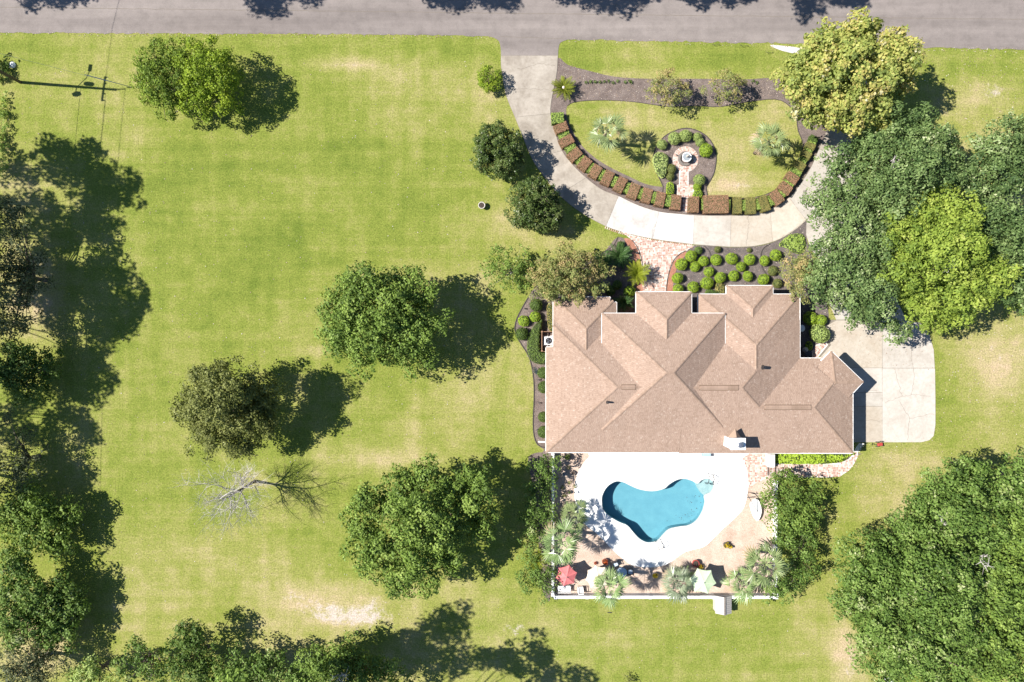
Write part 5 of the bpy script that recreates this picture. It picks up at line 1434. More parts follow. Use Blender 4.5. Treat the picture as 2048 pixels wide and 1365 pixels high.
for i, (px, py, al, ac, kd) in enumerate(RB):
    hh = .8
    al *= .8 if i != 12 else .95
    k = (H - hh) / H / 20
    p0, p1 = RB[max(i - 1, 0)], RB[min(i + 1, len(RB) - 1)]
    if 10 <= i <= 14: rz = R([8, 4, 0, -1, -3][i - 10]) * -1
    else: rz = math.atan2(-(p1[1] - p0[1]), p1[0] - p0[0])
    mt = {'r': 'russet', 'o': 'olive_hedge', 'g': 'bush_dark'}[kd]
    o = link('hedge_block', hedge_mesh(al * k, ac * k, hh * random.uniform(.95, 1.05), mt, 300 + i, tmean=random.uniform(.38, .52)), None, (*at(px, py, hh), 0))
    o.rotation_euler = (0, 0, rz + R(random.uniform(-2, 2)))
    nm = {'r': 'russet', 'o': 'olive-brown', 'g': 'dark green'}[kd]
    if i == 12: lb = 'widest russet hedge block, just past the fountain path gap'
    elif i < 12: lb = f'{ORD[i]} russet hedge block of the loop, counted from the driveway mouth'
    else: lb = f'{nm} hedge block on the loop, {ORD[i - 13]} beyond the widest one'
    tag(o, lb, 'hedge', HG)
    part('core', cbox(o.location.x, o.location.y, 0, al * k - .12, ac * k - .12, hh - .06), M['leaf_core'], o)
GB = [(1115.4, 236, 22, 25, 4)]
for a, c in zip(RB[:-1], RB[1:]):
    if RB.index(c) in (11,): continue
    GB.append(((a[0] + c[0]) / 2, (a[1] + c[1]) / 2, None, None, None))
for i, (px, py, sx, sy, dg) in enumerate(GB):
    hh = .62 if i else .7
    k = (H - hh) / H / 20
    if i == 0:
        al, ac, rz = 22, 25, R(-90 + 4)
    else:
        j = i if i < 11 else i + 1
        a, c = RB[j - 1], RB[j]
        dx, dy = c[0] - a[0], -(c[1] - a[1])
        al, ac, rz = 13, 22 if j < 20 else 15, math.atan2(dy, dx)
    o = link('hedge_block', hedge_mesh(al * k, ac * k, hh, 'lime', 400 + i, leaf=.10, n_m2=250), None, (*at(px, py, hh), 0))
    o.rotation_euler = (0, 0, rz)
    lb = 'bright green hedge block that ends the loop hedge at the driveway mouth' if i == 0 else \
        (f'narrow lime hedge infill between the {ORD[j - 1]} and {ORD[j]} russet blocks from the driveway mouth' if j < 12 else
         'narrow lime hedge infill just before the widest russet block' if j == 12 else f'narrow lime hedge infill, {ORD[j - 13]} beyond the widest russet block')
    tag(o, lb, 'hedge', HG)
    part('core', cbox(o.location.x, o.location.y, 0, al * k - .08, ac * k - .08, hh - .06), M['leaf_core'], o)

# ---- palms: every frond its own piece
def fan_frond(seed, pet=.75, rad=.85, n=13, droop=.25):
    """stalk and folded fan along +x"""
    r_ = np.random.default_rng(seed)
    V_, F_, T = [], [], []
    def quad(a, b, c, d, t):
        k = len(V_); V_.extend([a, b, c, d]); F_.append((k, k + 1, k + 2, k + 3)); T.append(t)
    quad((0, -.025, 0), (pet, -.012, .03), (pet, .012, .03), (0, .025, 0), .9)
    for i in range(n):
        g = R(-92 + 184 * (i + .5) / n) + r_.normal(0, .03)
        L = rad * (1 - .28 * abs(g) / R(92)) * r_.uniform(.88, 1.08)
        wd = .045 * rad / .85
        d = np.array([math.cos(g), math.sin(g)])
        s = np.array([-d[1], d[0]])
        t = .45 + r_.normal(0, .17)
        o_ = np.array([pet, 0])
        zf = .06 * (1 if i % 2 else -1)
        p0 = (*o_, .03)
        m1 = o_ + d * L * .55
        z1, z2 = .03 - droop * .12 * L, .03 - droop * L * r_.uniform(.7, 1.6)
        tip = o_ + d * L
        mid = (m1[0], m1[1], z1 + .035)
        quad(p0, (*(m1 - s * wd), z1), (*tip, z2), mid, t)
        quad(p0, mid, (*tip, z2), (*(m1 + s * wd), z1), t + .08)
    return np.array(V_), np.array(F_), np.clip(T, 0, 1)
FR = {}
def frond_mesh(mat_, v, kind='fan'):
    k = (mat_, v, kind)
    if k not in FR:
        a = fan_frond(v * 7 + 1, .75 + .1 * (v % 2), .85 + .08 * (v % 3 - 1)) if kind == 'fan' else feather(v)
        FR[k] = mesh_np('frond', a[0], a[1], M[mat_], {'tint': a[2]})
    return FR[k]
def feather(seed, L=1.0, n=26):
    r_ = np.random.default_rng(seed + 50)
    V_, F_, T = [], [], []
    for i in range(n):
        x = L * (.1 + .9 * i / n)
        w_ = .17 * math.sin(math.pi * min(1, .15 + .85 * i / n)) ** .7 + .02
        z = .28 * x - .34 * x * x
        for s in (-1, 1):
            k = len(V_)
            V_.extend([(x, 0, z), (x + .035, s * w_ * .5, z + .02), (x + .09, s * w_, z - .01), (x + .004, s * w_ * .5, z + .012)])
            F_.append((k, k + 1, k + 2, k + 3)); T.append(.45 + r_.normal(0, .15))
    for i in range(4):
        x0_, x1_ = L * i / 4, L * (i + 1) / 4
        k = len(V_)
        V_.extend([(x0_, -.015, .28 * x0_ - .34 * x0_ ** 2 + .01), (x1_, -.01, .28 * x1_ - .34 * x1_ ** 2 + .01), (x1_, .01, .28 * x1_ - .34 * x1_ ** 2 + .01), (x0_, .015, .28 * x0_ - .34 * x0_ ** 2 + .01)])
        F_.append((k, k + 1, k + 2, k + 3)); T.append(.7)
    return np.array(V_), np.array(F_), np.clip(T, 0, 1)
def palm(px, py, rpx, z, mat_, label, group='fan palms', nf=23, kind='fan', name='fan_palm', cat_='palm tree', seed=1, tr=.16, lean=(0, 0)):
    r_ = np.random.default_rng(seed)
    x, y = at(px, py, z)
    t = empty(name, (x - lean[0], y - lean[1], 0), label, cat_, group)
    prof = []
    pth = [(x - lean[0] * (1 - q), y - lean[1] * (1 - q), -.1 + (z + .1) * q) for q in np.linspace(0, 1, 9)]
    part('trunk', tube(pth, [tr * (1.25 if i == 0 else 1 + .12 * (i % 2)) for i in range(9)], 9), M['bark'], t, True)
    s0 = rpx / 20 * (H - z) / H / (1.6 if kind == 'fan' else 1.02)
    ga = 2.39996
    for i in range(nf):
        q = (i + .5) / nf
        el = R(78 - 118 * q + r_.normal(0, 5)) if kind == 'fan' else R(58 - 62 * q + r_.normal(0, 4))
        mm = 'dead_frond' if kind == 'fan' and i >= nf - 3 and cat_ == 'palm tree' else mat_
        o = link('frond', frond_mesh(mm, int(r_.integers(0, 4)), kind), t, (lean[0], lean[1], z + .05 - .15 * q))
        if kind == 'fan' and q < .16: el *= .55
        o.rotation_euler = (R(r_.normal(0, 12)), -el, i * ga + r_.normal(0, .15))
        s = s0 * r_.uniform(.78, 1.15) * (1.0 if q > .3 else .8 if q > .16 else .5 if q > .08 else .3)
        o.scale = (s, s, s)
    return t
for a in [(1215, 262, 43, 4.0, 'palm', 'fan palm on the loop lawn, nearer the driveway mouth'), (1540, 283, 43, 4.0, 'palm', 'fan palm on the loop lawn, nearer the sycamore'),
          (1122, 1087, 50, 4.4, 'palm_yellow', 'big yellow-green fan palm over the pool wall by the pink parasol'), (1146, 1029, 34, 1.8, 'palm', 'smaller fan palm at the pool deck edge above the yellow-green one'),
          (1219, 1172, 44, 4.6, 'palm_yellow', 'fan palm over the rear white wall beside the glass table'), (1355, 1166, 40, 2.3, 'palm_blue', 'blue-grey fan palm over the rear wall beside the pale green parasol'),
          (1531, 1130, 52, 4.4, 'palm', 'tallest fan palm in the yard corner by the shrub screen'), (1484, 1166, 40, 2.8, 'palm_yellow', 'tangled fan palm between the grey shed and the corner palm')]:
    palm(*a, seed=int(a[0]))
palm(1127, 177, 25, .6, 'cycad', 'round bright cycad with a pale cone beside the driveway mouth', 'cycads', 44, 'feather', 'cycad', 'cycad', 7, .14)
cyc = [o for o in bpy.data.objects if o.name == 'cycad'][0]
cl = cyc.location
part('cone', lathe(cl.x, cl.y, [(.02, .6), (.16, .72), (.15, .85), (.07, .95), (0, .98)], 12), M['cream'], cyc, True)
palm(1247, 605, 21, .7, 'cycad_dark', 'dark green cycad tucked between the wing roofs', 'cycads', 40, 'feather', 'cycad', 'cycad', 8, .12)
palm(1238, 512, 28, .5, 'cycad_dark', 'large dark feathery cycad beside the west chip strip', 'cycads', 46, 'feather', 'cycad', 'cycad', 9, .12)
palm(1205, 525, 24, .5, 'cycad_dark', 'dark feathery cycad under the brown crape myrtle', 'cycads', 40, 'feather', 'cycad', 'cycad', 10, .12)
palm(1275, 547, 27, 1.3, 'bright_frond', 'bright yellow-green fan-leaved plant beside the brick walk', None, 42, 'feather', 'fan_leaf_plant', 'plant', 11, .08)
palm(1076, 1120, 26, 1.5, 'bright_frond', 'spiky yellow-green frond plant in the shrubs by the pool wall', None, 18, 'feather', 'frond_plant', 'plant', 12, .07)
palm(1372, 1148, 20, 1.0, 'palm_yellow', 'small spiky plant between the blue-grey palm and red pot', None, 16, 'feather', 'frond_plant', 'plant', 13, .06)

def litter(name, poly_px, n, mat_, label, seed, size=.07, z=.03):
    r_ = np.random.default_rng(seed)
    p = np.array(pts(poly_px))
    Q = r_.uniform(p.min(0), p.max(0), (n * 3, 2)); Q = Q[inside(Q, p)][:n]
    P = np.column_stack([Q, np.full(len(Q), z)])
    V_, F_ = leaf_arrays(P, unit(r_.normal(0, .3, (len(P), 3)) + [0, 0, 1]), size * r_.uniform(.5, 1.5, len(P)), .8)
    o = link(name, mesh_np(name, V_, F_, M[mat_], {'tint': r_.uniform(0, 1, len(P))}))
    tag(o, label, 'leaf litter', None, 'stuff')
M['litter'] = leafy('litter', [(.20, .13, .09), (.30, .22, .16), (.38, .31, .25), (.5, .45, .4)], .05)
litter('leaf_litter', [(1340, 500), (1612, 445), (1640, 560), (1650, 660), (1600, 700), (1380, 600), (1334, 590)], 1500, 'litter', 'fallen leaves and chips scattered over the ball shrub bed', 1)
litter('leaf_litter', [(1104, 200), (1118, 120), (1180, 145), (1300, 160), (1560, 162), (1640, 230), (1600, 230), (1560, 198), (1440, 212), (1290, 206), (1150, 202)], 1500, 'litter', 'fallen leaves and chips scattered over the road side bed', 2)
litter('leaf_litter', [(1306, 316), (1328, 274), (1372, 257), (1415, 275), (1432, 318), (1412, 376), (1330, 390)], 500, 'litter', 'fallen leaves and twigs in the fountain bed', 3, .07, .045)
litter('leaf_litter', [(1031, 645), (1055, 596), (1130, 540), (1236, 474), (1280, 520), (1290, 610), (1100, 640), (1090, 890), (1070, 880), (1066, 750)], 1200, 'litter', 'fallen leaves and chips over the west bed', 4)
litter('lawn_leaves', [(-60, 1380), (-60, 150), (990, 110), (1030, 460), (900, 900), (1040, 1200), (1660, 1200), (1680, 1380)], 2200, 'litter', 'pale fallen leaves dotted over the big lawn', 5, .09, .02)
litter('lawn_leaves', [(1720, 880), (1880, 880), (1880, 640), (2100, 620), (2100, 920), (1850, 960), (1650, 1250), (1660, 960)], 900, 'litter', 'pale fallen leaves dotted over the lawn beyond the parking pad', 6, .09, .02)
litter('lawn_leaves', [(1800, 110), (2100, 110), (2100, 250), (1900, 270)], 400, 'litter', 'pale fallen leaves dotted over the lawn behind the sycamore', 7, .09, .02)
litter('drive_leaves', [(1640, 290), (1700, 300), (1720, 480), (1660, 640), (1860, 660), (1868, 760), (1660, 720), (1620, 520), (1610, 440)], 500, 'litter', 'fallen leaves under the live oaks on the driveway', 8, .09, .062)

for (ya, yb, nm) in ((66, 100, 0),):
    litter('road_grit', [(-40, 62), (500, 65), (985, 70), (985, 79), (500, 75), (-40, 72)], 420, 'litter', 'pale grit and dry grass along the road edge, west of the driveway', 9, .09, .026)
    litter('road_grit', [(1135, 77), (1600, 85), (2100, 98), (2100, 108), (1600, 95), (1135, 87)], 420, 'litter', 'pale grit and dry grass along the road edge, east of the driveway', 10, .09, .026)

# ================================================================ OBJECTS
# ---- utility pole, its wires
x, y = at(41, 165)
up = empty('utility_pole', (x, y, 0), 'tall dark wooden utility pole with street lamp and crossarm', 'utility pole')
part('shaft', tube([(x, y, -.1), (x, y, 5), (x, y, 10.3)], [.16, .14, .11], 10), M['pole'], up, True)
part('crossarm', cbox(x + .12, y, 8.75, .11, 2.5, .13, R(-8)), M['pole'], up)
part('top_pin', tube([(x, y, 10.2), (x, y + .15, 11.3)], .05, 6), M['pole'], up)
for dy in (-1.15, -.5, .55, 1.15):
    part('insulator', lathe(x + .12 - dy * -.14, y + dy, [(.05, 8.88), (.08, 8.95), (.05, 9.05), (0, 9.1)], 8), M['stone_dark'], up)
part('lamp_arm', tube([(x, y - .6, 5.9), (x, y, 6.1), (x + .15, y + .9, 6.9), (x + .35, y + 1.7, 7.1)], .035, 6), M['steel'], up)
part('lamp_head', rbox(x + .4, y + 1.95, 7.0, .26, .7, .18, R(-8), .05), M['stone'], up)
part('meter_box', rbox(x + .2, y - .75, 5.6, .5, .35, .5, R(25), .04), M['stone_dark'], up)
part('transformer', lathe(x - .1, y + .38, [(0, 7.1), (.2, 7.1), (.22, 7.2), (.22, 7.8), (.16, 7.9), (0, 7.95)], 12), M['stone'], up)
gx_, gy_ = at(267, 176)
part('guy_wire', cat(tube([(x, y + .1, 9.8), (gx_, gy_, 0)], .012, 4), tube([(x + (gx_ - x) * .72, y + .1 + (gy_ - y) * .72, 9.8 * .28), (gx_, gy_, 0)], .04, 5)), M['steel'], up)
for k, (dx, dy, z, lb) in enumerate([(.1, -1.1, 9.05, 'overhead power wire on the road side end of the pole crossarm'), (.1, -.45, 9.05, 'overhead power wire near the middle of the pole crossarm'), (0, .1, 11.25, 'highest overhead power wire, from the pole top'), (-.1, 0, 6.6, 'lowest overhead cable, below the crossarm')]):
    path = [(x + dx - t * 2.2, y + dy - t * 66, z - 1.3 * 4 * t * (1 - t)) for t in np.linspace(0, 1, 17)]
    thing('power_wire', tube(path, .014, 4), M['black'], path[0], lb, 'wire', 'wires along the left edge of the garden')
path = [(x, y, 9.0), (x + 1.3, y + 6, 8.5), (x + 2.6, y + 14, 9.2)]
thing('power_wire', tube(path, .014, 4), M['black'], path[0], 'overhead service wire that crosses the road from the pole', 'wire', 'wires along the left edge of the garden')

# ---- front garden pieces
x, y = at(964, 413)
ur = empty('stone_planter', (x, y, 0), 'round grey stone planter alone on the open lawn', 'planter')
part('bowl', lathe(x, y, [(.24, -.02), (.25, .05), (.17, .12), (.2, .3), (.34, .48), (.36, .53), (.29, .53), (.26, .46)], 20), M['stone'], ur, True)
part('soil', lathe(x, y, [(.275, .455), (.13, .48), (0, .48)], 16), M['soil'], ur)
x, y = at(1370, 318.5)
fo = empty('fountain', (x, y, 0), 'white bowl fountain with a small figure in a dark stone ring', 'fountain')
part('kerb_ring', lathe(x, y, [(.74, .0), (.74, .16), (.70, .2), (.5, .2), (.48, .1)], 36), M['stone_dark'], fo)
part('bowl', lathe(x, y, [(.3, .0), (.16, .1), (.14, .45), (.3, .62), (.46, .72), (.48, .78), (.42, .78), (.36, .72)], 30), M['white'], fo, True)
part('water', lathe(x, y, [(.40, .745), (0, .745)], 24), plain('fountain_water', (.25, .28, .30), .08), fo)
part('figure', cat(lathe(x + .02, y + .04, [(.12, .7), (.09, .85), (.12, 1.0), (.06, 1.12), (.085, 1.2), (.05, 1.28), (0, 1.3)], 12), tube([(x + .02, y + .04, 1.02), (x + .16, y - .03, 1.0), (x + .2, y - .1, 1.1)], [.04, .035, .02], 6), tube([(x + .02, y + .04, 1.02), (x - .1, y + .12, .95)], [.04, .02], 6)), M['stone'], fo, True)
for px, py, mt in [(1352, 312, 'stone_dark'), (1396, 313, 'stone_dark'), (1400, 311, 'stone_dark')]:
    q = at(px, py)
    thing('garden_light', cat(tube([(q[0], q[1], 0), (q[0], q[1], .3)], .025, 6), lathe(q[0], q[1], [(.0, .3), (.09, .3), (.03, .38), (0, .38)], 8)), M[mt], (*q, 0), 'small dark garden light at the rim of the fountain brick ring', 'garden light', 'garden lights by the fountain')
for px, py, lb in [(1425, 90, 'bent wire hoop on the road verge, nearest the driveway mouth'), (1481, 92, 'bent wire hoop on the road verge, middle of three'), (1531, 105, 'bent wire hoop on the road verge, nearest the sycamore')]:
    a, b_ = at(px, py), at(px + 14, py + 1)
    thing('wire_hoop', tube([(*a, 0), (*a, .18), (a[0] + .1, a[1] - .15, .22), (*b_, .18), (*b_, 0)], .016, 4), M['black'], (*a, 0), lb, 'wire hoop', 'wire hoops on the road verge')
x, y = at(26, 131)
thing('white_rock', cat(lathe(x, y, [(.32, 0), (.34, .12), (.2, .26), (0, .3)], 7), lathe(x - .2, y - .1, [(.18, 0), (.16, .1), (0, .16)], 6)), M['white'], (x, y, 0), 'white painted stone at the photo edge above the pole', 'stone')
for px, py, lb in [(1190, 500, 'black path light at the top of the west chip strip'), (1273, 507, 'black path light midway along the west chip strip'), (1275, 521, 'black path light at the lower end of the west chip strip'), (1219, 503, 'black path light in the west bed near the lawn')]:
    q = at(px, py)
    thing('path_light', cat(tube([(*q, 0), (*q, .35)], .03, 6), lathe(*q, [(.0, .33), (.13, .33), (.04, .42), (0, .42)], 8)), M['black'], (*q, 0), lb, 'path light', 'black path lights')

# ---- west side of the house
x, y = at(1097.5, 682, .9)
ac = empty('air_conditioner', (x, y, 0), 'square white air conditioner unit with round fan grille', 'air conditioner')
part('cabinet', cat(rbox(x, y, .08, .82, .82, .8, 0, .04), cbox(x, y, 0, 1.0, 1.0, .08)), M['white'], ac)
part('fan_guard', cat(lathe(x, y, [(.33, .883), (.33, .91), (.29, .91), (.29, .886), (0, .886)], 24), *[tube([(x + .31 * math.cos(g), y + .31 * math.sin(g), .915), (x - .31 * math.cos(g), y - .31 * math.sin(g), .915)], .008, 3) for g in np.linspace(0, math.pi, 7)[:-1]]), M['dark_metal'], ac)
for g in (0, 2.09, 4.19):
    part('blade', ([(x, y, .9), (x + .26 * math.cos(g - .35), y + .26 * math.sin(g - .35), .897), (x + .27 * math.cos(g + .35), y + .27 * math.sin(g + .35), .903)], [(0, 1, 2)]), M['steel'], ac)
fw = empty('wooden_screen', (*at(1084, 682), 0), 'dark timber screen with posts round the air conditioner', 'screen')
for (a, b_) in [((1084, 664), (1106, 664)), ((1083, 664), (1083, 702)), ((1083, 703), (1095, 703))]:
    p, q = at(*a), at(*b_)
    L = math.hypot(q[0] - p[0], q[1] - p[1])
    for z in (.15, .45, .75):
        part('board', cbox((p[0] + q[0]) / 2, (p[1] + q[1]) / 2, z, L, .05, .2, math.atan2(q[1] - p[1], q[0] - p[0])), M['wood'], fw)
for a in [(1083, 664), (1083, 702), (1106, 664), (1095, 703)]:
    p = at(*a)
    part('post', cbox(*p, 0, .14, .14, 1.05), M['wood'], fw)
x, y = at(1069, 742, .5)
di = empty('satellite_dish', (x, y, 0), 'tilted white oval dish on a post in the west bed', 'satellite dish')
vf = lathe(0, 0, [(0, 0), (.2, .02), (.38, .08), (.4, .1)], 20)
g = R(55)
v = [(a * math.cos(g) * 1 + c * math.sin(g), b_, -a * math.sin(g) + c * math.cos(g)) for a, b_, c in vf[0]]
v = [(x + a * math.cos(R(25)) - b_ * math.sin(R(25)), y + a * math.sin(R(25)) + b_ * math.cos(R(25)), c + .55) for a, b_, c in v]
part('reflector', (v, vf[1]), M['white'], di, True)
part('post', tube([(x, y, 0), (x, y, .5)], .03, 6), M['steel'], di)
part('feed_arm', tube([(x, y, .4), (x + .3, y + .15, .75)], .018, 5), M['steel'], di)
x, y = at(1084, 884)
thing('splash_block', rbox(x, y, 0, .75, .14, .1, R(-3), .02), M['white'], (x, y, 0), 'slim white block lying at the rear end of the west bed', 'splash block')
for px, py, lb in [(1078, 760, 'black spotlight in the west bed between two round shrubs'), (1079, 806, 'black spotlight in the west bed below the second round shrub'), (1075, 859, 'black spotlight in the west bed by the rear corner shrub'), (1050, 618, 'black spotlight in the west bed nearest the open branched tree')]:
    q = at(px, py)
    thing('garden_spotlight', cat(tube([(*q, 0), (*q, .14)], .03, 6), tube([(q[0] - .08, q[1], .12), (q[0] + .08, q[1], .22)], [.05, .07], 8)), M['black'], (*q, 0), lb, 'spotlight', 'black spotlights in the west bed')

# ---- east side of the house
x, y = at(1603, 657, .7)
bb = empty('bird_bath', (x, y, 0), 'round pale blue bird bath in the shade by the east wall', 'bird bath')
part('bowl', lathe(x, y, [(.08, .5), (.3, .62), (.36, .7), (.3, .68), (0, .64)], 20), M['white'], bb, True)
part('stem', lathe(x, y, [(.22, 0), (.1, .1), (.08, .52)], 12), M['white'], bb, True)
x, y = at(1618, 710, .7)
gt = empty('garden_table', (x, y, 0), 'dark six-sided garden table in the corner by the garage bay', 'table')
part('top', lathe(x, y, [(0, .66), (.42, .66), (.44, .7), (0, .72)], 6), M['dark_metal'], gt)
for k in range(3):
    g = k * 2.09
    part('leg', tube([(x + .3 * math.cos(g), y + .3 * math.sin(g), .66), (x + .36 * math.cos(g), y + .36 * math.sin(g), 0)], .025, 5), M['dark_metal'], gt)
x, y = at(1609, 700, .4)
thing('potted_plant', cat(lathe(x, y, [(.14, 0), (.2, .3), (.22, .36), (.17, .36), (0, .32)], 12), lathe(x, y, [(.22, .4), (.3, .6), (.15, .85), (0, .9)], 7)), M['stone'], (x, y, 0), 'small grey potted plant in the shade by the garden table', 'potted plant')
# a knocked over toy cart at the pad corner
x, y = at(1753, 888)
ct = empty('toy_cart', (x, y, 0), 'small red and black wheeled cart at the parking pad corner', 'cart')
part('tray', cat(rbox(x + .2, y - .02, .2, .5, .3, .16, R(10), .03)), M['red_pot'], ct)
for dx, dy in ((.0, .2), (0, -.22), (.42, .26), (.44, -.16)):
    vf = lathe(0, 0, [(.05, -.04), (.16, -.04), (.17, 0), (.16, .04), (.05, .04)], 12)
    part('wheel', ([(x + dx + a, y + dy + c, .17 + b_) for a, b_, c in vf[0]], vf[1]), M['black'], ct, True)
part('handle', tube([(x + .0, y, .3), (x - .35, y - .05, .25), (x - .5, y + .1, .1), (x - .5, y - .15, .1)], .022, 5), M['dark_metal'], ct)
# white lattice piece leaning at the garage rear corner
la = empty('lattice_panel', (*at(1711, 895), 0), 'white garden lattice leaning at the garage rear corner', 'lattice')
for i in range(6):
    a, b_ = at(1708 + i * 1.8, 884), at(1706 + i * 1.6, 904)
    part('slat', tube([(*a, 1.0), (*b_, .1)], .02, 4), M['white'], la)
for i in range(5):
    a, b_ = at(1707, 886 + i * 4.2), at(1718, 886 + i * 4.2)
    z = 1.0 - i * .2
    part('slat', tube([(*a, z), (*b_, z)], .02, 4), M['white'], la)

# ---- white wall round the pool yard
ww = empty('garden_wall', (*at(1106, 1184), 0), 'low white wall round the left and rear of the pool yard', 'wall')
def wall_run(a, b_, h, th, post=3.0):
    p, q = np.array(at(*a)), np.array(at(*b_))
    L = np.linalg.norm(q - p); g = math.atan2(q[1] - p[1], q[0] - p[0]); n = max(1, int(L / post))
    for i in range(n):
        c = p + (q - p) * (i + .5) / n
        part('panel', cbox(*c, 0, L / n - .24, th, h - .06, g), M['white_wall'], ww)
        part('cap', rbox(*c, h - .06, L / n - .22, th + .1, .07, g, .02), M['white'], ww)
    for i in range(n + 1):
        c = p + (q - p) * i / n
        part('post', cbox(*c, 0, .24, .24, h + .02, g), M['white_wall'], ww)
        part('post_cap', rbox(*c, h + .02, .32, .32, .06, g, .03), M['white'], ww)
wall_run((1105, 908), (1105, 1186), .72, .16)
wall_run((1110, 1188), (1546, 1188), .95, .2)
wall_run((1547, 962), (1547, 1184), .72, .16)
co = empty('gate_pillar', (*at(1536, 918), 0), 'square white pillar by the brick patio under the eave', 'pillar')
x, y = at(1536, 917)
part('shaft', cbox(x, y, 0, .5, 1.0, 1.0), M['white_wall'], co)
part('cap', rbox(x, y, 1.0, .6, 1.1, .08, 0, .03), M['white'], co)
part('base_block', cbox(x + .1, y - .62, 0, .55, .28, .7), M['white'], co)
gt = empty('iron_gate', (*at(1541, 940), 0), 'dark iron gate between the white pillar and the shrub screen', 'gate')
a, b_ = at(1534, 933), at(1549, 951)
for px in (1534.5, 1549.5):
    p = at(px, 942)
    part('frame_bar', cat(*[tube([(p[0], p[1] + .45, z), (p[0], p[1] - .45, z)], .025, 5) for z in (.15, .95)]), M['black'], gt)
    for i in range(7):
        part('bar', tube([(p[0], p[1] + .42 - i * .14, .1), (p[0], p[1] + .42 - i * .14, 1.02)], .012, 4), M['black'], gt)

# ---- pool rails
def rail(px, py, ang, L, label):
    x, y = at(px, py)
    c, s = math.cos(ang), math.sin(ang)
    t = empty('pool_rail', (x, y, 0), label, 'pool rail', 'steel rails at the pool edge')
    for d in (-.25, .25):
        W = lambda u, z: (x + u * c - d * s, y + u * s + d * c, z)
        part('rail', tube([W(-L * .5, -.4), W(-L * .5, .35), W(-L * .42, .75), W(-L * .1, .9), W(L * .25, .75), W(L * .5, .05)], .032, 7), M['dark_metal'], t, True)
    part('crossbar', tube([(x - .25 * -s + L * .25 * c, y - .25 * c + L * .25 * s, .75), (x + .25 * -s + L * .25 * c, y + .25 * c + L * .25 * s, .75)], .025, 6), M['dark_metal'], t, True)
rail(1418, 957, R(80), 1.1, 'steel handrail at the shallow round step of the pool')
rail(1318, 1089, R(-70), .9, 'steel ladder rail at the narrow lower end of the pool')

# ---- parasols
def parasol(px, py, rpx, z, mat_, label, n=6, tilt=(0, 0), rot=0.0):
    x, y = at(px, py, z)
    t = empty('parasol', (x, y, 0), label, 'parasol', 'garden parasols in the pool yard')
    r = rpx / 20 * (H - z) / H
    V_, F_ = [(x, y, z + .42)], []
    for k in range(n):
        for j, (q, f) in enumerate(((0, 1.0), (.25, .93), (.5, .90), (.75, .93))):
            g = rot + 2 * math.pi * (k + q) / n
            rr = r * f * (1.0 if q == 0 else math.cos(math.pi / n) / math.cos((q - .5) * 2 * math.pi / n) * (1.02 if q == .5 else 1))
            V_.append((x + rr * math.cos(g), y + rr * math.sin(g), z - .02 - (0 if q == 0 else .02) + tilt[0] * math.cos(g) + tilt[1] * math.sin(g)))
    m_ = 4 * n
    for i in range(m_):
        F_.append((0, 1 + i, 1 + (i + 1) % m_))
    part('canopy', (V_, F_), M[mat_], t)
    lo = [(a, b_, c - .16) for a, b_, c in V_[1:]]
    part('valance', (V_[1:] + lo, [(i, (i + 1) % m_, m_ + (i + 1) % m_, m_ + i) for i in range(m_)]), M[mat_], t)
    part('pole', tube([(x, y, 0), (x, y, z + .5)], .03, 8), M['steel'], t)
    part('finial', lathe(x, y, [(.05, z + .42), (.06, z + .47), (0, z + .54)], 8), M['steel'], t)
    for k in range(n):
        g = rot + 2 * math.pi * k / n
        part('rib', tube([(x, y, z + .40), (x + r * .98 * math.cos(g), y + r * .98 * math.sin(g), z - .04 + tilt[0] * math.cos(g) + tilt[1] * math.sin(g))], .014, 4), M['steel'], t)
    part('base', lathe(x, y, [(.3, .02), (.28, .1), (.06, .13), (0, .13)], 14), M['stone_dark'], t)
parasol(1133, 1152, 22, 1.9, 'pink', 'faded pink six-sided parasol in the yard corner', 6, (0, 0), R(15))
parasol(1406, 1163, 27, 2.0, 'pale_green', 'pale green six-sided parasol beside the rear white wall', 6, (0, 0), R(-8))
parasol(1196, 1156, 25, 1.7, 'cream', 'cream parasol partly under the palm fronds by the rear wall', 8, (0, 0), R(10))

# ---- seats and tables
def chair(px, py, rot, mat_, label, grp, w_=.6, d_=.6, sh=.4, bh=.85):
    x, y = at(px, py)
    t = empty('garden_chair', (x, y, 0), label, 'chair', grp)
    t.rotation_euler = (0, 0, rot)
    def loc(name, vf, m_):
        o = link(name, mesh_py(name, vf, m_), t)
        return o
    loc('seat', rbox(0, 0, sh, w_, d_, .07, 0, .02), M[mat_])
    loc('backrest', cat(*[rbox(-w_ / 2 + .05 + i * (w_ - .1) / 4, -d_ / 2 + .02, sh + .07, .07, .05, bh - sh, 0, .01) for i in range(5)], rbox(0, -d_ / 2 + .02, bh + .02, w_, .06, .07, 0, .01)), M[mat_])
    for sx in (-1, 1):
        loc('armrest', rbox(sx * (w_ / 2 - .02), 0, sh + .22, .06, d_, .04, 0, .01), M[mat_])
        for sy in (-1, 1):
            loc('leg', cbox(sx * (w_ / 2 - .04), sy * (d_ / 2 - .04), 0, .05, .05, sh + (.22 if sy > 0 else 0)), M[mat_])
    return t
GC = 'chairs in the pool yard'
chair(1160, 1177, R(5), 'white', 'white slatted chair between the pink and cream parasols', GC, .55, .6)
tb = at(1241, 1141)
gt = empty('glass_table', (*tb, 0), 'round glass table with dark rim beside the palm', 'table')
part('top', lathe(*tb, [(0, .71), (.54, .71), (.54, .725), (0, .725)], 28), plain('glass_top', (.38, .47, .55), .12, 0, .15), gt)
part('rim', lathe(*tb, [(.53, .70), (.58, .70), (.58, .74), (.53, .74), (.53, .70)], 28), M['dark_metal'], gt)
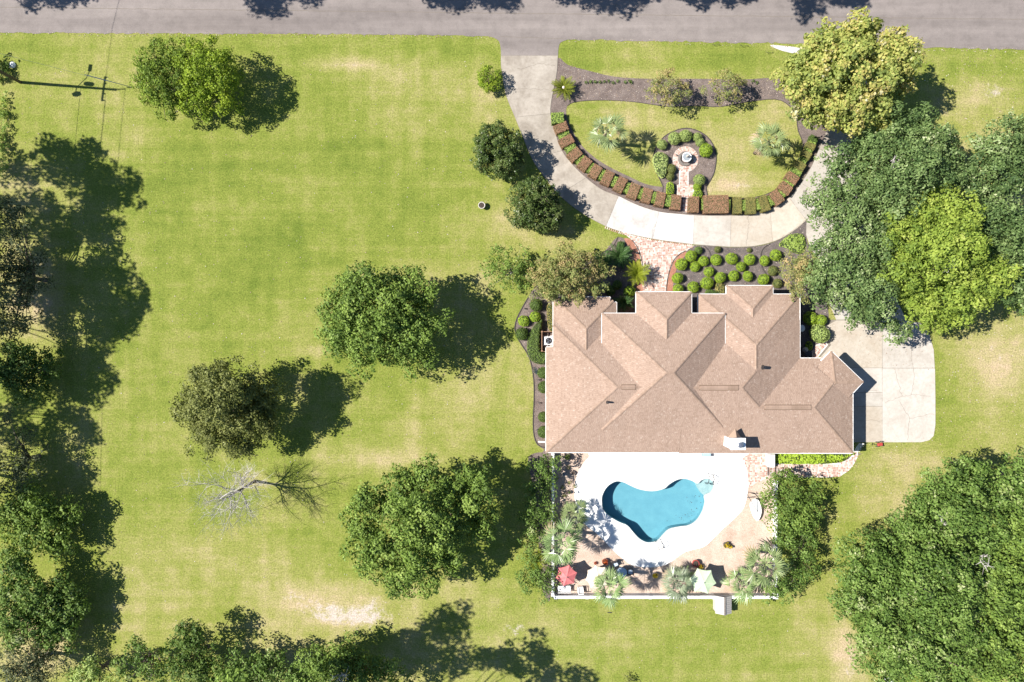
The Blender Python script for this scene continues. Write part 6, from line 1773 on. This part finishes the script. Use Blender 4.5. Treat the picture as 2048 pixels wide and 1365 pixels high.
for k in range(4):
    g = k * math.pi / 2 + .6
    part('leg', tube([(tb[0] + .4 * math.cos(g), tb[1] + .4 * math.sin(g), .7), (tb[0] + .46 * math.cos(g), tb[1] + .46 * math.sin(g), 0)], .025, 5), M['dark_metal'], gt)
for px, py, rz, lb in [(1259, 1140, R(90), 'dark framed patio chair on the pool yard side of the glass table'), (1229, 1125, R(-155), 'dark framed patio chair turned toward the pool at the glass table'), (1229, 1158, R(-30), 'dark framed patio chair under the palm at the glass table')]:
    c = chair(px, py, rz, 'dark_metal', lb, GC, .56, .56)
    link('cushion', mesh_py('cushion', rbox(0, 0, .47, .48, .48, .06, 0, .02), plain('cushion', (.42, .50, .58), .8)), c)
sb = empty('garden_bench', (*at(1127, 1174), 0), 'long white bench against the rear wall beneath the pink parasol', 'bench')
x, y = at(1128, 1174)
for i in range(4):
    part('seat_slat', rbox(x, y + .2 - i * .14, .42, 1.3, .12, .04, 0, .01), M['white'], sb)
part('backrest', rbox(x, y - .32, .46, 1.3, .05, .38, 0, .01), M['white'], sb)
for sx in (-.55, .55):
    part('leg', cbox(x + sx, y, 0, .07, .5, .42), M['white'], sb)
# white hammock on a dark stand by the shrub screen
hx_, hy_ = at(1505, 1003)
hm = empty('hammock_stand', (hx_, hy_, 0), 'white hammock seat on a bent dark metal stand beside the deck', 'hammock')
p = smooth(pts([(1500, 1012), (1503, 1003), (1512, 998), (1520, 1006), (1523, 1026), (1516, 1042), (1508, 1036), (1503, 1024)], .5), 4)
c_ = p.mean(0)
vf = prism(p, .42, .5)
part('cushion', vf, M['white'], hm)
for pl in ([(1496, 985, .1), (1495, 990, 1.2), (1503, 1004, 1.5), (1514, 1022, .6), (1518, 1034, .05)], [(1494, 996, .05), (1505, 995, 1.0), (1520, 998, 1.1), (1530, 1002, .05)], [(1503, 987, .05), (1512, 989, .3), (1506, 986, .6)]):
    part('frame_tube', tube([(*at(a, b_, z), z) for a, b_, z in pl], .03, 6), M['dark_metal'], hm, True)
# chest and cushion below the eave
x, y = at(1414, 911.5, .5)
cb = empty('pool_chest', (x, y, 0), 'blue pool chest with white lid half under the rear eave', 'storage box')
part('body', rbox(x, y + .15, 0, .75, .5, .5, 0, .03), M['blue_cloth'], cb)
part('lid', rbox(x - .02, y + .15, .5, .8, .55, .06, 0, .02), plain('chest_lid', (.30, .42, .47), .6), cb)
thing('pool_brush_pole', tube([(*at(1398, 909.5), .3), (*at(1443, 909.5), .3)], .03, 6), M['steel'], (*at(1420, 909), .3), 'grey pool pole lying along the rear eave', 'pole')

# ---- pots
def pot(px, py, r, mat_, plant, label, h=.4, n=70, lr=1.1, leaf=.13, off=(0, 0)):
    x, y = at(px, py, h)
    t = empty('flower_pot', (x, y, 0), label, 'flower pot', 'flower pots round the pool')
    part('pot', lathe(x, y, [(r * .65, 0), (r * .9, h * .8), (r * 1.02, h * .85), (r * 1.02, h), (r * .85, h), (r * .8, h * .88)], 16), M[mat_], t, True)
    part('soil', lathe(x, y, [(r * .86, h * .88), (0, h * .9)], 14), M['soil'], t)
    if plant:
        o = link('plant', skin(lambda r_, k: (lambda d: (np.array([off[0], off[1], h + r * .35]) + d * r * lr * np.array([1, 1, .8]) * r_.uniform(.4, 1, (k, 1)), d))(unit(r_.normal(size=(k, 3)) + [0, 0, .5])), n, leaf, plant, int(px), .4, 'plant'), t)
        o['kind'] = 'stuff'
    return t
pot(1210, 1124, .3, 'terracotta', 'flower_red', 'round terracotta pot of orange-red flowers near the cream parasol')
pot(1191, 1127, .16, 'red_pot', 'flower_red', 'tiny pink flower pot beside the larger orange-red one', .2, 30, .9, .08)
pot(1310, 1151, .28, 'stone_dark', 'flower_yellow', 'dark pot of yellow flowers in the palm shade')
pot(1452.5, 1091, .3, 'stone_dark', 'flower_yellow', 'larger of two yellow flower pots on the open pebbles', .45)
pot(1460, 1094, .2, 'stone_dark', 'flower_yellow', 'smaller of two yellow flower pots on the open pebbles', .3, 50)
pot(1392, 1128, .36, 'red_pot', None, 'empty glazed red pot with a pale rim above the green parasol', .5)
pot(1401, 1134, .26, 'terracotta', 'flower_yellow', 'low pot of yellow and orange flowers touching the red pot', .3)
pot(1135, 914, .34, 'stone_dark', 'bush_dark', 'dark pot with a green shrub near the house corner', .4, 90, 1.0)
pot(1147, 947, .2, 'stone_dark', None, 'small empty dark pot on the pebbles left of the deck', .3)
pot(1134, 986, .2, 'stone_dark', None, 'dark pot on the pebbles, left of a pair near the upper palm', .3)
pot(1139, 985, .18, 'stone_dark', 'bush_dark', 'dark pot on the pebbles, right of a pair near the upper palm', .25, 30, .9, .09)
x, y = at(1129, 950, .5)
gn = empty('garden_statue', (x, y, 0), 'small bluish garden statue on the pebbles by the white wall', 'statue')
part('body', lathe(x, y, [(.16, 0), (.18, .1), (.11, .3), (.14, .45), (.06, .55), (.09, .63), (.06, .72), (0, .74)], 14), plain('statue_blue', (.16, .2, .27), .8), gn, True)
part('plinth', cbox(x, y, 0, .42, .42, .06), M['stone'], gn)
# low leafy perennials on the pebbles
for i, (px, py) in enumerate([(1140, 965), (1125, 975), (1150, 972), (1128, 990), (1136, 935)]):
    o = link('ground_plant', BALLS.get('gp') or BALLS.setdefault('gp', skin(ball_fn(.2, .12, .6), 60, .11, 'olive', 78, name='ground_plant')), None, (*at(px, py), .02))
    o.rotation_euler = (0, 0, i)
    tag(o, 'small dry looking plant in the pebbles between white wall and deck', 'plant', 'dry plants in the pool yard')

# ---- grey shed against the rear wall
x, y = at(1448, 1211, 1.2)
sh = empty('garden_shed', (x, y, 0), 'small grey weathered shed with two roof slopes outside the rear wall', 'shed')
W_, D_, hz = 1.6, 1.75, 1.05
part('body', cbox(x, y, 0, W_ - .15, D_ - .15, hz), M['grey_wood'], sh)
for s in (-1, 1):
    for i in range(9):
        y0 = y - D_ / 2 + i * D_ / 9
        x0_, x1_ = (x + .02, x + W_ / 2) if s > 0 else (x - .02, x - W_ / 2)
        za, zb = hz + .42, hz - .02
        dz = rng.uniform(0, .015)
        v = [(x0_, y0 + .01, za + dz), (x1_, y0 + .01, zb + dz), (x1_, y0 + D_ / 9 - .01, zb + dz), (x0_, y0 + D_ / 9 - .01, za + dz)]
        v += [(a, b_, c - .04) for a, b_, c in v]
        f = [(0, 1, 2, 3), (7, 6, 5, 4), (0, 4, 5, 1), (1, 5, 6, 2), (2, 6, 7, 3), (3, 7, 4, 0)]
        part('plank', (v, f), M['grey_wood'], sh)
part('ridge_board', cbox(x, y, hz + .41, .14, D_ + .06, .05), M['stone_dark'], sh)
for s in (-1, 1):
    part('gable', ([(x - W_ / 2 + .1, y + s * (D_ / 2 - .08), hz - .02), (x + W_ / 2 - .1, y + s * (D_ / 2 - .08), hz - .02), (x, y + s * (D_ / 2 - .08), hz + .36)], [(0, 1, 2)]), M['grey_wood'], sh)
x, y = at(1219, 1225)
thing('iron_bar', cbox(x, y, 0, .42, .07, .06, R(-2)), M['black'], (x, y, 0), 'short black bar lying on the grass below the rear palm', 'bar')
x, y = at(1778, 1360)
thing('white_board', rbox(x, y, 0, 1.4, .5, .25, R(6), .04), M['white'], (x, y, 0), 'white board half hidden below the wood at the bottom edge', 'board')
